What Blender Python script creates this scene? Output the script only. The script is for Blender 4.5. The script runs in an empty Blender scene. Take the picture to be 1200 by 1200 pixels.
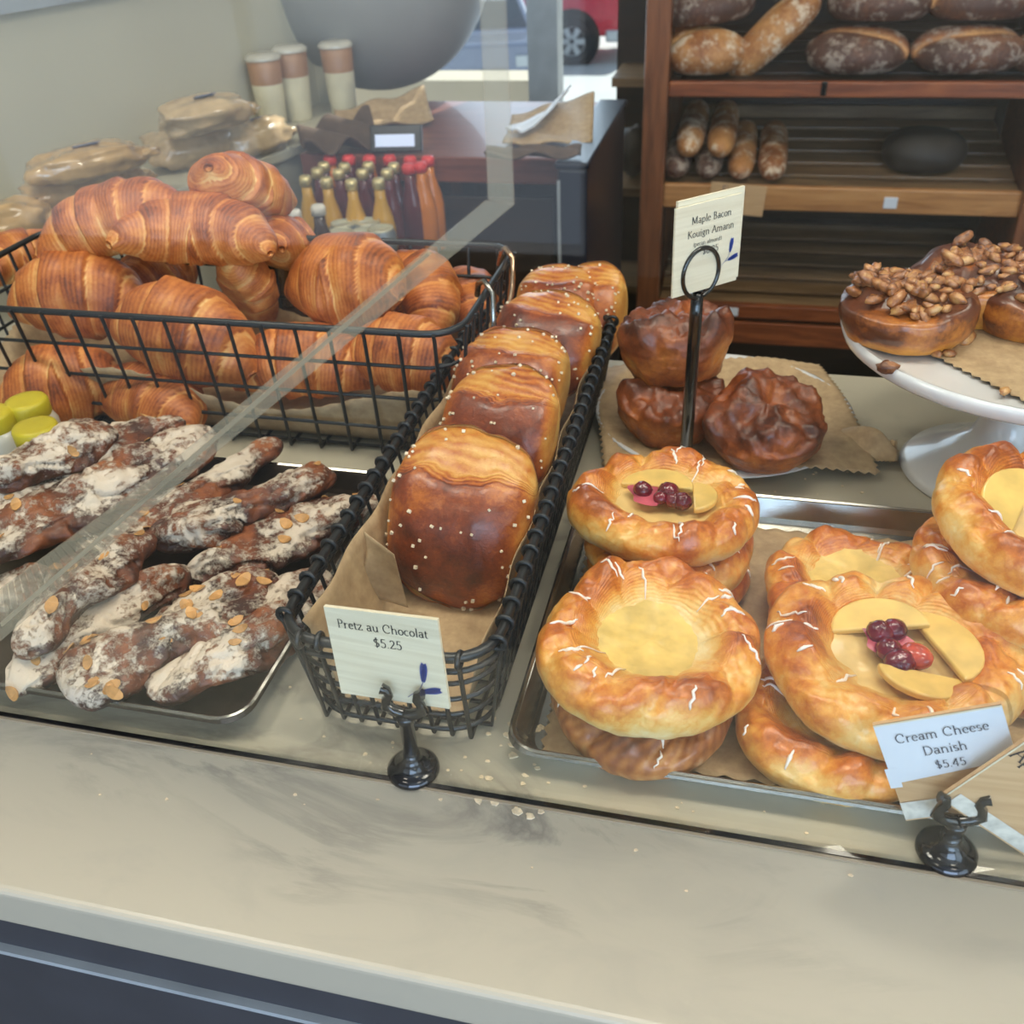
import bpy, bmesh, math, random
import numpy as np
from mathutils import Vector, Matrix, Euler
C = bpy.context.scene.collection
R_ = math.radians
CT = 0.92                       # counter top height
CAMH = CT + 0.42
# ------------------------------------------------------------------ camera
F_PX, PITCH, YAW, ROLL = 1108.0, R_(35), R_(15), R_(-3)
_F = Vector((-math.sin(YAW)*math.cos(PITCH), math.cos(YAW)*math.cos(PITCH), -math.sin(PITCH)))
_R0 = Vector((math.cos(YAW), math.sin(YAW), 0)); _U0 = _R0.cross(_F)
_c, _s = math.cos(ROLL), math.sin(ROLL)
_R = _R0*_c + _U0*_s; _U = _U0*_c - _R0*_s
cam_d = bpy.data.cameras.new('camera'); cam = bpy.data.objects.new('camera', cam_d); C.objects.link(cam)
cam_d.sensor_width = 36; cam_d.lens = 36*F_PX/1200; cam_d.clip_start = .02; cam_d.clip_end = 200
cam_d.dof.use_dof = True; cam_d.dof.focus_distance = .56; cam_d.dof.aperture_fstop = 13
M = Matrix((_R, _U, -_F)).transposed().to_4x4(); M.translation = Vector((0, 0, CAMH)); cam.matrix_world = M
bpy.context.scene.camera = cam
# ------------------------------------------------------------------ world, sun, lights, exposure
sc = bpy.context.scene
sc.view_settings.view_transform = 'Standard'; sc.view_settings.look = 'None'
sc.view_settings.gamma = 1; sc.view_settings.use_curve_mapping = False
sc.view_settings.exposure = 0.0
w = bpy.data.worlds.new('world'); sc.world = w; w.use_nodes = True
bg = w.node_tree.nodes['Background']; bg.inputs[0].default_value = (.62, .78, 1, 1); bg.inputs[1].default_value = .75
def lamp(name, kind, loc, rot, energy, col, sx=1, sy=1):
    d = bpy.data.lights.new(name, kind); d.energy = energy; d.color = col
    if kind == 'AREA': d.shape = 'RECTANGLE'; d.size = sx; d.size_y = sy
    o = bpy.data.objects.new(name, d); C.objects.link(o); o.location = loc; o.rotation_euler = rot
    return o
s_ = lamp('sun', 'SUN', (0, 10, 8), (R_(-38), R_(18), 0), 7.0, (1, .97, .92)); s_.data.angle = R_(.6)
# ceiling lamps of the shop (fixtures are built below), and the storefront window behind the customer
LAMPS = [(-1.0, .45, 8.5), (.0, .5, 7), (.95, .45, 9.5), (-.9, -.9, 1.5), (.9, -.9, 1.5), (.6, 1.7, 5)]
for lx, ly, le in LAMPS:
    lamp('ceiling_lamp_light', 'AREA', (lx, ly, 2.60), (0, 0, 0), le, (1, .93, .82), .5, .3)
lamp('storefront_daylight', 'AREA', (-1.82, -2.72, 1.2), (R_(90), 0, 0), 10, (.86, .91, 1), 2.5, 2.2)
lamp('front_window_daylight', 'AREA', (.95, -2.72, 1.72), (R_(90), 0, 0), 80, (.52, .70, 1), 2.5, 1.3)  # added cool fill, source unseen, turns the counter's front edge bluish
lamp('side_window_daylight', 'AREA', (2.33, -1.6, 1.2), (R_(90), 0, R_(90)), 36, (.60, .78, 1), 2.0, 2.0)  # added cool fill from the right, source unseen, for blue edge light
lamp('street_window_daylight', 'AREA', (-.82, 2.72, 1.35), (R_(-90), 0, 0), 8, (.66, .82, 1), .8, 1.1)

def ray(px, py): return _F + _R*((px-600)/F_PX) - _U*((py-600)/F_PX)
def at(px, py, z):                       # point on the level z seen at a photo pixel
    d = ray(px, py); return Vector((0, 0, CAMH)) + d*((z-CAMH)/d.z)
def aty(px, py, y):
    d = ray(px, py); return Vector((0, 0, CAMH)) + d*(y/d.y)
# ------------------------------------------------------------------ noise
_rng = np.random.RandomState(7); _T = _rng.rand(64, 64, 64)
def vnoise(P, scale=1, seed=0):
    Q = np.asarray(P)*scale + np.array([seed*3.17+11.3, seed*1.71+5.1, seed*2.33+7.7])
    i = np.floor(Q).astype(int); f = Q-i; f = f*f*(3-2*f); i = i % 64; j = (i+1) % 64
    x0, y0, z0 = i[..., 0], i[..., 1], i[..., 2]; x1, y1, z1 = j[..., 0], j[..., 1], j[..., 2]
    fx, fy, fz = f[..., 0], f[..., 1], f[..., 2]
    def L(a, b, t): return a+(b-a)*t
    return L(L(L(_T[x0, y0, z0], _T[x1, y0, z0], fx), L(_T[x0, y1, z0], _T[x1, y1, z0], fx), fy),
             L(L(_T[x0, y0, z1], _T[x1, y0, z1], fx), L(_T[x0, y1, z1], _T[x1, y1, z1], fx), fy), fz)*2-1
def fbm(P, scale, seed=0, o=3):
    r = 0; a = 1
    for k in range(o): r = r + a*vnoise(P, scale*2**k, seed+k*5); a *= .5
    return r/1.75
def sstep(a, b, x): t = np.clip((x-a)/(b-a), 0, 1); return t*t*(3-2*t)
# ------------------------------------------------------------------ materials
def lin(c):
    f = lambda v: (v/255/12.92) if v/255 <= .04045 else ((v/255+.055)/1.055)**2.4
    return (f(c[0]), f(c[1]), f(c[2]), 1)
class NT:
    def __init__(s, name):
        s.m = bpy.data.materials.new(name); s.m.use_nodes = True; s.t = s.m.node_tree; s.b = s.t.nodes['Principled BSDF']; s.out = s.t.nodes['Material Output']
    def n(s, k, **kw):
        x = s.t.nodes.new(k)
        for a, v in kw.items(): setattr(x, a, v)
        return x
    def l(s, a, b): s.t.links.new(a, b)
    def set(s, x, i, v):
        if hasattr(v, 'links'): s.l(v, x.inputs[i])
        else: x.inputs[i].default_value = v
    def math(s, op, a, b=0, c=0, clamp=False):
        x = s.n('ShaderNodeMath', operation=op, use_clamp=clamp); s.set(x, 0, a); s.set(x, 1, b); s.set(x, 2, c); return x.outputs[0]
    def mix(s, f, a, b):
        x = s.n('ShaderNodeMix', data_type='RGBA'); s.set(x, 0, f); s.set(x, 6, a); s.set(x, 7, b); return x.outputs[2]
    def ramp(s, f, stops, interp='LINEAR'):
        x = s.n('ShaderNodeValToRGB'); x.color_ramp.interpolation = interp; e = x.color_ramp.elements
        while len(e) < len(stops): e.new(.5)
        for k, (p, c) in enumerate(stops): e[k].position = p; e[k].color = c if len(c) == 4 else lin(c)
        s.l(f, x.inputs[0]); return x.outputs[0]
    def noise(s, scale, detail=4, rough=.55, vec=None, dist=0):
        x = s.n('ShaderNodeTexNoise'); x.inputs['Scale'].default_value = scale; x.inputs['Detail'].default_value = detail
        x.inputs['Roughness'].default_value = rough; x.inputs['Distortion'].default_value = dist
        s.l(vec if vec is not None else s.co(), x.inputs['Vector']); return x.outputs[0]
    def co(s, scale=None, rnd=True):
        if not hasattr(s, '_co'):
            tc = s.n('ShaderNodeTexCoord'); oi = s.n('ShaderNodeObjectInfo')
            v = s.n('ShaderNodeVectorMath', operation='ADD'); s.l(tc.outputs['Object'], v.inputs[0])
            sm = s.math('MULTIPLY', oi.outputs['Random'], 7.0); s.l(sm, v.inputs[1]); s._co = v.outputs[0]
        if scale is None: return s._co
        mp = s.n('ShaderNodeMapping'); mp.inputs['Scale'].default_value = scale; s.l(s._co, mp.inputs[0]); return mp.outputs[0]
    def attr(s, name): x = s.n('ShaderNodeAttribute', attribute_name=name); return x.outputs['Fac']
    def bump(s, h, strength=.3, dist=.002, normal=None):
        x = s.n('ShaderNodeBump'); x.inputs['Strength'].default_value = strength; x.inputs['Distance'].default_value = dist; s.l(h, x.inputs['Height'])
        if normal is not None: s.l(normal, x.inputs['Normal'])
        s.l(x.outputs[0], s.b.inputs['Normal']); return x.outputs[0]
    def p(s, **kw):
        for k, v in kw.items():
            i = {'col': 'Base Color', 'rough': 'Roughness', 'metal': 'Metallic', 'coat': 'Coat Weight', 'coatr': 'Coat Roughness', 'ior': 'IOR', 'spec': 'Specular IOR Level', 'sss': 'Subsurface Weight', 'trans': 'Transmission Weight', 'alpha': 'Alpha'}[k]
            s.set(s.b, i, v)
        return s.m
def plain(name, col, rough=.5, metal=0, var=.08, scale=20, coat=0, bumpv=0, bumps=200):
    n = NT(name); f = n.noise(scale, 3)
    a = lin(col); d = tuple(max(0, c*(1-var*2)) for c in a[:3])+(1,); e = tuple(min(1, c*(1+var)) for c in a[:3])+(1,)
    n.p(col=n.ramp(f, [(.3, d), (.7, e)]), rough=rough, metal=metal, coat=coat)
    if bumpv: n.bump(n.noise(bumps, 3), bumpv, .001)
    return n.m
def bakery(name, stops, lines=0, rough=.42, coat=.25, noise_amt=.35, nscale=45, powder=None, pamount=.5, bumpv=.35, pscale=130, lineamt=.12, fine=.45):
    n = NT(name); bk = n.attr('bake'); nz = n.noise(nscale, 5, .6)
    x = n.math('ADD', bk, n.math('MULTIPLY', n.math('SUBTRACT', nz, .5), noise_amt*2))
    fn_ = n.noise(nscale*9, 4, .7); x = n.math('ADD', x, n.math('MULTIPLY', n.math('SUBTRACT', fn_, .5), fine)); h = n.math('ADD', n.math('MULTIPLY', n.noise(nscale*4, 4), .6), n.math('MULTIPLY', fn_, .35))
    if lines:
        lam = n.math('ADD', n.math('MULTIPLY', n.attr('lam'), lines), n.math('MULTIPLY', n.noise(nscale*.5, 3), 7))
        sn = n.math('MULTIPLY', n.math('SINE', lam), n.noise(nscale*.8, 3)); x = n.math('ADD', x, n.math('MULTIPLY', sn, lineamt)); h = n.math('ADD', h, n.math('MULTIPLY', sn, .22))
    col = n.ramp(x, stops); rg = rough
    if powder:
        pw = n.attr('powder'); pn = n.noise(pscale, 6, .75); pl = n.noise(28, 3)
        m = n.math('ADD', n.math('MULTIPLY', pw, pamount), n.math('ADD', n.math('MULTIPLY', n.math('SUBTRACT', pn, .5), 2.1), n.math('MULTIPLY', n.math('SUBTRACT', pl, .5), 2.0)))
        m = n.math('MULTIPLY', n.math('SUBTRACT', m, .26), 3.2, clamp=True); m = n.math('MULTIPLY', m, .86)
        col = n.mix(m, col, lin(powder)); rg = n.math('ADD', n.math('MULTIPLY', m, .4), rough); h = n.math('ADD', h, n.math('MULTIPLY', m, .5))
    n.p(col=col, rough=rg, coat=coat, coatr=.25); n.bump(h, bumpv, .0016)
    return n.m
def wood(name, a, b, c, axis=0, scale=9, rough=.4, coat=.2):
    n = NT(name); s = [14, 14, 14]; s[axis] = 1.3
    nz = n.noise(scale*.5, 6, .6, n.co(tuple(s)), .8)
    n.p(col=n.ramp(nz, [(.25, a), (.5, b), (.75, c)]), rough=rough, coat=coat); n.bump(nz, .15, .001); return n.m
def marble():
    n = NT('marble'); v = n.co((1, 2.2, 1)); rot = n.n('ShaderNodeMapping'); rot.inputs['Rotation'].default_value = (0, 0, R_(28)); n.l(v, rot.inputs[0])
    a = n.noise(5, 8, .62, rot.outputs[0], 1.2); b = n.noise(14, 6, .6, rot.outputs[0], .6)
    vein = n.math('ABSOLUTE', n.math('SUBTRACT', a, .52)); vein = n.math('SUBTRACT', 1, n.math('MULTIPLY', vein, 16), clamp=True)
    msk = n.math('MULTIPLY', n.math('SUBTRACT', n.noise(3.6, 3, .5, rot.outputs[0]), .545), 6, clamp=True)
    vein = n.math('MULTIPLY', vein, msk); cl = n.math('MULTIPLY', n.math('SUBTRACT', b, .5), 1.6, clamp=True)
    c = n.mix(cl, lin((182, 174, 154)), lin((160, 154, 140))); c = n.mix(n.math('MULTIPLY', vein, .62), c, lin((92, 88, 86)))
    n.p(col=c, rough=.32); return n.m
def thin_glass(name, ior=1.45, tint=(1, 1, 1, 1), extra=0, rough=.0):
    n = NT(name); n.t.nodes.remove(n.b); fr = n.n('ShaderNodeFresnel'); ge = n.n('ShaderNodeNewGeometry')
    n.l(n.math('ADD', ior, n.math('MULTIPLY', ge.outputs['Backfacing'], 1/ior-ior)), fr.inputs[0])   # the far face of a pane reflects as the near one
    tr = n.n('ShaderNodeBsdfTransparent'); tr.inputs[0].default_value = tint; gl = n.n('ShaderNodeBsdfGlossy'); gl.inputs['Roughness'].default_value = rough
    mx = n.n('ShaderNodeMixShader'); n.l(fr.outputs[0], mx.inputs[0]); n.l(tr.outputs[0], mx.inputs[1]); n.l(gl.outputs[0], mx.inputs[2]); o = mx.outputs[0]
    if extra:
        df = n.n('ShaderNodeBsdfDiffuse'); df.inputs[0].default_value = (.62, .50, .34, 1); m2 = n.n('ShaderNodeMixShader'); m2.inputs[0].default_value = extra
        n.l(o, m2.inputs[1]); n.l(df.outputs[0], m2.inputs[2]); o = m2.outputs[0]
    n.l(o, n.out.inputs[0]); return n.m
MT = {}
MT['marble'] = marble()
MT['navy'] = plain('navy_paint', (64, 66, 72), .35, var=.06)
MT['glass'] = thin_glass('display_glass', 1.5, (.97, .985, .97, 1))
MT['acrylic'] = thin_glass('frosted_acrylic', 1.3, (1, 1, 1, 1), .22)  # milky tone of a reflection, put into the strip's own colour
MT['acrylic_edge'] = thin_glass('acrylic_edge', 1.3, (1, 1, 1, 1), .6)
MT['wire'] = plain('gunmetal_wire', (62, 64, 66), .38, .75, .15)
MT['copper'] = plain('bright_hook', (205, 170, 140), .2, 1)
MT['steel'] = plain('sheet_pan_steel', (178, 176, 170), .24, 1, .12, 30)
MT['darkpan'] = plain('browned_pan', (84, 72, 62), .38, .85, .25, 30)
MT['black'] = plain('black_enamel', (16, 16, 18), .18, .0, coat=.6)
MT['white'] = plain('white_ceramic', (226, 226, 226), .2, 0, .02, coat=.5)
MT['text'] = plain('text_ink', (38, 36, 44), .6)
MT['textgrey'] = plain('grey_ink', (78, 82, 96), .6)
MT['blue'] = plain('blue_ink', (28, 62, 150), .6)
MT['lidyellow'] = plain('yellow_lid', (200, 180, 40), .4)
def paper():
    n = NT('brown_parchment'); f = n.noise(90, 5, .7); n.p(col=n.ramp(f, [(.3, (160, 132, 98)), (.7, (196, 168, 128))]), rough=.62)
    n.bump(n.noise(30, 4), .5, .003); return n.m
MT['paper'] = paper()
def card(name, a, b):
    n = NT(name); f = n.noise(6, 4, .5, n.co((2, 2, 60))); n.p(col=n.ramp(f, [(.35, a), (.65, b)]), rough=.55); return n.m
MT['card'] = card('birch_card', (224, 212, 184), (236, 226, 200)); MT['tan_card'] = card('tan_birch_card', (200, 160, 116), (214, 176, 132))
MT['whitepaper'] = plain('white_label_paper', (222, 228, 238), .5, var=.02)
MT['tape'] = plain('clear_tape', (226, 222, 212), .2, var=.12, scale=200, coat=.6)
MT['croissant'] = bakery('croissant_crust', [(0, (236, 190, 120)), (.3, (218, 148, 78)), (.55, (196, 114, 52)), (.8, (160, 82, 36)), (1, (110, 52, 24))], lines=80, noise_amt=.55, rough=.5, coat=.08, lineamt=.14)
MT['pretz'] = bakery('pretzel_crust', [(0, (222, 168, 88)), (.3, (206, 138, 60)), (.5, (186, 102, 40)), (.72, (138, 62, 28)), (1, (86, 36, 22))], lines=70, noise_amt=.55, rough=.32, coat=.4, nscale=38, bumpv=.6, lineamt=.22)
MT['choc'] = bakery('almond_chocolate_crust', [(0, (172, 104, 58)), (.35, (126, 66, 34)), (.65, (74, 38, 24)), (1, (36, 18, 14))], lines=30, noise_amt=.5, rough=.5, powder=(226, 210, 188), pamount=.55, bumpv=1, pscale=170)
MT['danish'] = bakery('danish_crust', [(0, (240, 216, 160)), (.3, (236, 190, 110)), (.52, (228, 156, 66)), (.76, (198, 108, 36)), (1, (146, 70, 26))], lines=26, noise_amt=.6, rough=.36, coat=.35, nscale=26, lineamt=.06, bumpv=.6, fine=.6)
MT['danishdark'] = bakery('dark_danish_crust', [(0, (220, 170, 108)), (.35, (186, 118, 60)), (.65, (146, 82, 42)), (1, (98, 50, 26))], lines=40, noise_amt=.4, rough=.38, coat=.3, nscale=26, lineamt=.2)
MT['kouign'] = bakery('caramelised_crust', [(0, (226, 156, 72)), (.3, (190, 108, 48)), (.6, (138, 70, 36)), (1, (72, 34, 22))], lines=0, noise_amt=.75, rough=.4, coat=.25, nscale=34, bumpv=.8)
MT['pecanroll'] = bakery('sticky_bun', [(0, (222, 150, 62)), (.35, (170, 98, 42)), (.55, (104, 56, 34)), (1, (58, 30, 24))], lines=0, noise_amt=.6, rough=.32, coat=.4, nscale=30)
MT['pecan'] = bakery('pecan_nut', [(0, (206, 160, 100)), (.45, (168, 108, 62)), (1, (84, 42, 26))], noise_amt=1.3, nscale=90, rough=.4, coat=.4)
MT['loaf'] = bakery('dark_loaf', [(0, (226, 176, 122)), (.3, (150, 98, 66)), (.6, (92, 62, 52)), (1, (48, 36, 34))], noise_amt=.3, nscale=12, rough=.6, coat=0, powder=(176, 160, 146), pamount=.42, pscale=90)
MT['lightloaf'] = bakery('light_loaf', [(0, (236, 196, 140)), (.4, (206, 150, 92)), (.7, (150, 92, 52)), (1, (92, 58, 40))], noise_amt=.4, nscale=12, rough=.55, coat=0, powder=(226, 206, 180), pamount=.42, pscale=90)
MT['blackloaf'] = bakery('black_loaf', [(0, (70, 62, 54)), (1, (34, 30, 28))], noise_amt=.4, nscale=20, rough=.6, coat=0)
MT['cream'] = plain('custard_cream', (234, 200, 116), .42, 0, .14, 60, coat=.1, bumpv=.5, bumps=90)
MT['fruitcream'] = plain('fruit_custard', (232, 196, 128), .4, 0, .08, 60, coat=.2)
MT['apple'] = plain('apple_slice', (234, 194, 108), .35, 0, .1, 60, coat=.3)
MT['berry'] = plain('raspberry', (112, 16, 34), .25, 0, .3, 120, coat=.5, bumpv=.6, bumps=300)
MT['redberry'] = plain('red_berry', (206, 84, 62), .25, 0, .3, 120, coat=.5)
MT['juice'] = plain('berry_juice_stain', (206, 96, 110), .3, 0, .2, 60)
MT['icing'] = plain('icing', (250, 236, 222), .3, 0, .02, 60, coat=.3)
MT['flake'] = plain('almond_flake', (206, 152, 90), .5, 0, .2, 80)
MT['crumb'] = plain('pastry_crumb', (236, 216, 180), .7, 0, .15, 300)
MT['salt'] = plain('pearl_sugar', (240, 222, 190), .5)
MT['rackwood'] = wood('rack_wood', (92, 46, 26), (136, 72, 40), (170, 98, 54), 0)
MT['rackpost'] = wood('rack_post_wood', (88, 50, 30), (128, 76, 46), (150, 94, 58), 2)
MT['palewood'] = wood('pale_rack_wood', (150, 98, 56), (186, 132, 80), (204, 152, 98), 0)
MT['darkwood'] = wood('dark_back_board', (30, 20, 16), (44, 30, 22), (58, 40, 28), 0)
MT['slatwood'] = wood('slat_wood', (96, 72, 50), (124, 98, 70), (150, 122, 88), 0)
MT['block'] = wood('butcher_block', (88, 46, 38), (122, 68, 54), (142, 84, 64), 0)
MT['greywall'] = plain('grey_wall_paint', (192, 187, 166), .6, 0, .03, 3)
MT['wallpaint'] = plain('warm_wall_paint', (196, 188, 172), .7, 0, .03, 3)
MT['darkwall'] = plain('dark_wall', (58, 48, 42), .7, 0, .1, 3)
MT['ceil'] = plain('ceiling_paint', (220, 214, 204), .8, 0, .02, 3)
MT['floor'] = wood('floor_boards', (66, 58, 42), (86, 76, 56), (104, 92, 66), 0, rough=.3)
MT['frame'] = plain('window_frame_paint', (164, 170, 172), .5)
MT['street'] = plain('pale_street', (196, 200, 202), .8, 0, .06, .8)
MT['red'] = plain('red_car_paint', (206, 30, 60), .25, coat=.8)
MT['redlamp'] = plain('tail_lamp', (240, 90, 120), .2, coat=.8)
MT['bluecar'] = plain('silver_blue_paint', (126, 138, 166), .25, .2, coat=.8)
MT['tyre'] = plain('tyre', (34, 34, 38), .7); MT['hub'] = plain('wheel_alloy', (196, 204, 210), .3, .5)
MT['carglass'] = plain('car_glass', (40, 50, 66), .1, coat=.8)
MT['goldcap'] = plain('gold_cap', (226, 206, 150), .28, .6); MT['redcap'] = plain('red_cap', (226, 62, 60), .4); MT['whitecap'] = plain('white_cap', (224, 218, 206), .35)
MT['j1'] = plain('dark_red_juice', (92, 26, 30), .15, coat=.8); MT['j2'] = plain('yellow_juice', (212, 160, 52), .15, coat=.8); MT['j3'] = plain('orange_juice', (222, 128, 30), .15, coat=.8)
MT['j4'] = plain('amber_bottle', (70, 44, 22), .12, coat=.8); MT['can'] = plain('drink_can', (150, 156, 160), .3, .6); MT['canlid'] = plain('can_lid', (206, 202, 176), .3, .5)
MT['milk'] = plain('cream_cup', (222, 214, 184), .4); MT['mocha'] = plain('brown_layer', (170, 128, 96), .4); MT['cuplid'] = plain('cup_lid', (206, 200, 184), .25, coat=.5)
MT['bag'] = plain('bagged_toast', (196, 158, 106), .22, 0, .15, 40, coat=.9, bumpv=.9, bumps=40); MT['bag2'] = plain('bagged_crackers', (206, 176, 134), .2, 0, .15, 30, coat=1, bumpv=1, bumps=50)
MT['baglabel'] = plain('grey_blue_label', (110, 116, 136), .4)
MT['cloth'] = plain('brown_sacking', (92, 72, 56), .8, 0, .15, 40); MT['lantern'] = plain('paper_globe', (150, 150, 146), .6, 0, .02)
MT['bin'] = plain('dark_navy_plastic', (22, 26, 42), .3)
MT['screen'] = NT('blue_screen').m; _n = MT['screen'].node_tree.nodes['Principled BSDF']; _n.inputs['Emission Color'].default_value = (.1, .35, 1, 1); _n.inputs['Emission Strength'].default_value = .35
MT['lampglow'] = NT('lamp_diffuser').m; _n = MT['lampglow'].node_tree.nodes['Principled BSDF']; _n.inputs['Emission Color'].default_value = (1, .88, .7, 1); _n.inputs['Emission Strength'].default_value = 6
# ------------------------------------------------------------------ object helpers
def thing(name, label, cat, loc=(0, 0, 0), rot=(0, 0, 0), group=None):
    o = bpy.data.objects.new(name, None); C.objects.link(o); o.location = loc; o.rotation_euler = rot; o.empty_display_size = .02
    return tag(o, label, cat, group)
def tag(o, label, cat, group=None, kind=None):
    if label: o['label'] = label
    if cat: o['category'] = cat
    if group: o['group'] = group
    if kind: o['kind'] = kind
    return o
def link(name, me, mat=None, parent=None, loc=None, rot=None, label=None, kind=None):
    o = bpy.data.objects.new(name, me); C.objects.link(o)
    if mat is not None and not me.materials: me.materials.append(MT[mat] if isinstance(mat, str) else mat)
    if parent is not None: o.parent = parent
    if loc is not None: o.location = loc
    if rot is not None: o.rotation_euler = rot
    if label: o['label'] = label
    if kind: o['kind'] = kind
    return o
def mesh(name, V, Fs, smooth=False, **attrs):
    me = bpy.data.meshes.new(name); me.from_pydata([tuple(v) for v in V], [], Fs); me.update()
    if smooth: me.polygons.foreach_set('use_smooth', [True]*len(me.polygons))
    for k, a in attrs.items():
        at_ = me.attributes.new(k, 'FLOAT', 'POINT'); at_.data.foreach_set('value', np.asarray(a, dtype=np.float32).ravel())
    return me
class MB:
    def __init__(s): s.V = []; s.F = []
    def add(s, V, Fs): b = len(s.V); s.V += [tuple(v) for v in V]; s.F += [tuple(i+b for i in f) for f in Fs]; return s
    def box(s, x0, x1, y0, y1, z0, z1, m=None):
        V = [Vector((x, y, z)) for x in (x0, x1) for y in (y0, y1) for z in (z0, z1)]
        if m is not None: V = [m @ v for v in V]
        return s.add(V, [(0, 1, 3, 2), (4, 6, 7, 5), (0, 4, 5, 1), (2, 3, 7, 6), (0, 2, 6, 4), (1, 5, 7, 3)])
    def prism(s, poly, d):                   # polygon points extruded by vector d
        n = len(poly); d = Vector(d); V = [Vector(p) for p in poly]+[Vector(p)+d for p in poly]
        return s.add(V, [tuple(range(n))[::-1], tuple(range(n, 2*n))]+[(i, (i+1) % n, (i+1) % n+n, i+n) for i in range(n)])
    def tube(s, pts, r, k=8, closed=False):
        pts = [Vector(p) for p in pts]; n = len(pts); rs = r if isinstance(r, (list, tuple)) else [r]*n; V = []; up = None
        for i, p in enumerate(pts):
            a = pts[i-1] if (i > 0 or closed) else p; b = pts[(i+1) % n] if (i < n-1 or closed) else p
            t = (b-a).normalized()
            if up is None: up = Vector((0, 0, 1)) if abs(t.z) < .9 else Vector((1, 0, 0))
            u = (up-t*up.dot(t)).normalized(); up = u; v = t.cross(u)
            V += [p+(u*math.cos(2*math.pi*j/k)+v*math.sin(2*math.pi*j/k))*rs[i] for j in range(k)]
        Fs = [(i*k+j, i*k+(j+1) % k, ((i+1) % n)*k+(j+1) % k, ((i+1) % n)*k+j) for i in range(n if closed else n-1) for j in range(k)]
        if not closed: Fs += [tuple(range(k))[::-1], tuple((n-1)*k+j for j in range(k))]
        return s.add(V, Fs)
    def lathe(s, prof, k=32, m=None):
        V = []; n = len(prof)
        for r, z in prof:
            for j in range(k):
                v = Vector((max(r, 1e-5)*math.cos(2*math.pi*j/k), max(r, 1e-5)*math.sin(2*math.pi*j/k), z)); V.append(m @ v if m is not None else v)
        return s.add(V, [(i*k+j, i*k+(j+1) % k, (i+1)*k+(j+1) % k, (i+1)*k+j) for i in range(n-1) for j in range(k)])
    def me(s, name, smooth=False): return mesh(name, s.V, s.F, smooth)
def smooth_by_angle(o, ang=40):
    me = o.data; me.polygons.foreach_set('use_smooth', [True]*len(me.polygons))
    try: me.set_sharp_from_angle(angle=R_(ang))
    except Exception: pass
    return o
def bevel(o, wd, seg=2):
    md = o.modifiers.new('bevel', 'BEVEL'); md.width = wd; md.segments = seg; md.limit_method = 'ANGLE'; return o
def boxo(name, x0, x1, y0, y1, z0, z1, mat, parent=None, bv=0, label=None):
    c = Vector(((x0+x1)/2, (y0+y1)/2, z0)) if parent is None else Vector((0, 0, 0))
    o = link(name, MB().box(x0-c.x, x1-c.x, y0-c.y, y1-c.y, z0-c.z, z1-c.z).me(name), mat, parent, c if parent is None else None, label=label)
    if bv: bevel(o, bv)
    return o
def struct(name, x0, x1, y0, y1, z0, z1, mat, parent=None, bv=0):
    o = boxo(name, x0, x1, y0, y1, z0, z1, mat, parent, bv); o['kind'] = 'structure'; return o
def gridmesh(name, P, closed_u=False, closed_v=True, cap=False, **attrs):
    nu, nv = P.shape[:2]; V = P.reshape(-1, 3); Fs = []
    for i in range(nu if closed_u else nu-1):
        i2 = (i+1) % nu
        for j in range(nv if closed_v else nv-1):
            j2 = (j+1) % nv; Fs.append((i*nv+j, i2*nv+j, i2*nv+j2, i*nv+j2))
    A = np.array(Fs); a, b, c, d = V[A[:, 0]], V[A[:, 1]], V[A[:, 2]], V[A[:, 3]]; nr = np.cross(c-a, d-b)
    sgn = ((a+c)/2-V.mean(0)*[1, 1, 1] * nr).sum() if False else (np.einsum('ij,ij->', (a+b+c+d)/4-V.mean(0), nr) if closed_v else nr[:, 2].sum())
    if sgn < 0: Fs = [f[::-1] for f in Fs]
    if cap:
        e0, e1 = tuple(range(nv)), tuple((nu-1)*nv+j for j in range(nv)); Fs += [e0 if sgn < 0 else e0[::-1], e1[::-1] if sgn < 0 else e1]
    return mesh(name, V, Fs, True, **attrs)
# ------------------------------------------------------------------ pastry shapes (all rest on z=0)
def croissant_mesh(seed, L=.15, R=.036, bend=1.5, N=2.9, flat=.88):
    nu, nv = 110, 56; u = np.linspace(0, 1, nu)[:, None]; v = np.linspace(0, 2*np.pi, nv, endpoint=False)[None, :]
    rs = np.random.RandomState(seed); ph = rs.rand()*2
    a = (u-.5)*bend; rad = L/bend
    cx = rad*np.sin(a); cy = rad*(np.cos(a)-1)
    q = np.abs(u-.5)*2*N + .28*np.sin(v*1+ph) + .12*np.sin(2*v+ph*3); k = np.floor(q); f = q-k
    r = R*np.clip(np.sin(np.pi*np.clip(u*.97+.015, 0, 1)), 0, 1)**.72
    saw = (f-.5)*(1-sstep(.9, 1, f)) + -.5*sstep(.9, 1, f)
    B = np.stack([cx+0*v, cy+r*np.cos(v), r*np.sin(v)], -1)
    rr = r*(1+.12*saw)+.0055*fbm(B, 30, seed)*np.sqrt(r/R+.01)
    x = cx - rr*np.cos(v)*np.sin(a)*-1*0 + rr*np.cos(v)*np.sin(a); y = cy+rr*np.cos(v)*np.cos(a); z = rr*np.sin(v)*flat
    z = np.where(z < -R*.55, -R*.55+(z+R*.55)*.25, z); z = z-z.min()
    P = np.stack([x+0*v, y, z+0*v], -1)
    top = np.clip(np.sin(v)*.5+.5, 0, 1)
    bake = .30+.30*top+.26*f-.42*np.exp(-f*9)-.1*np.exp(-(f-.93)**2*300)+.12*fbm(P, 25, seed+3)+0*u
    bake = bake*(.75+.25*sstep(0, .25, top))
    return gridmesh('croissant', P, cap=True, bake=bake, lam=q*.5+.0*v)
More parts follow.
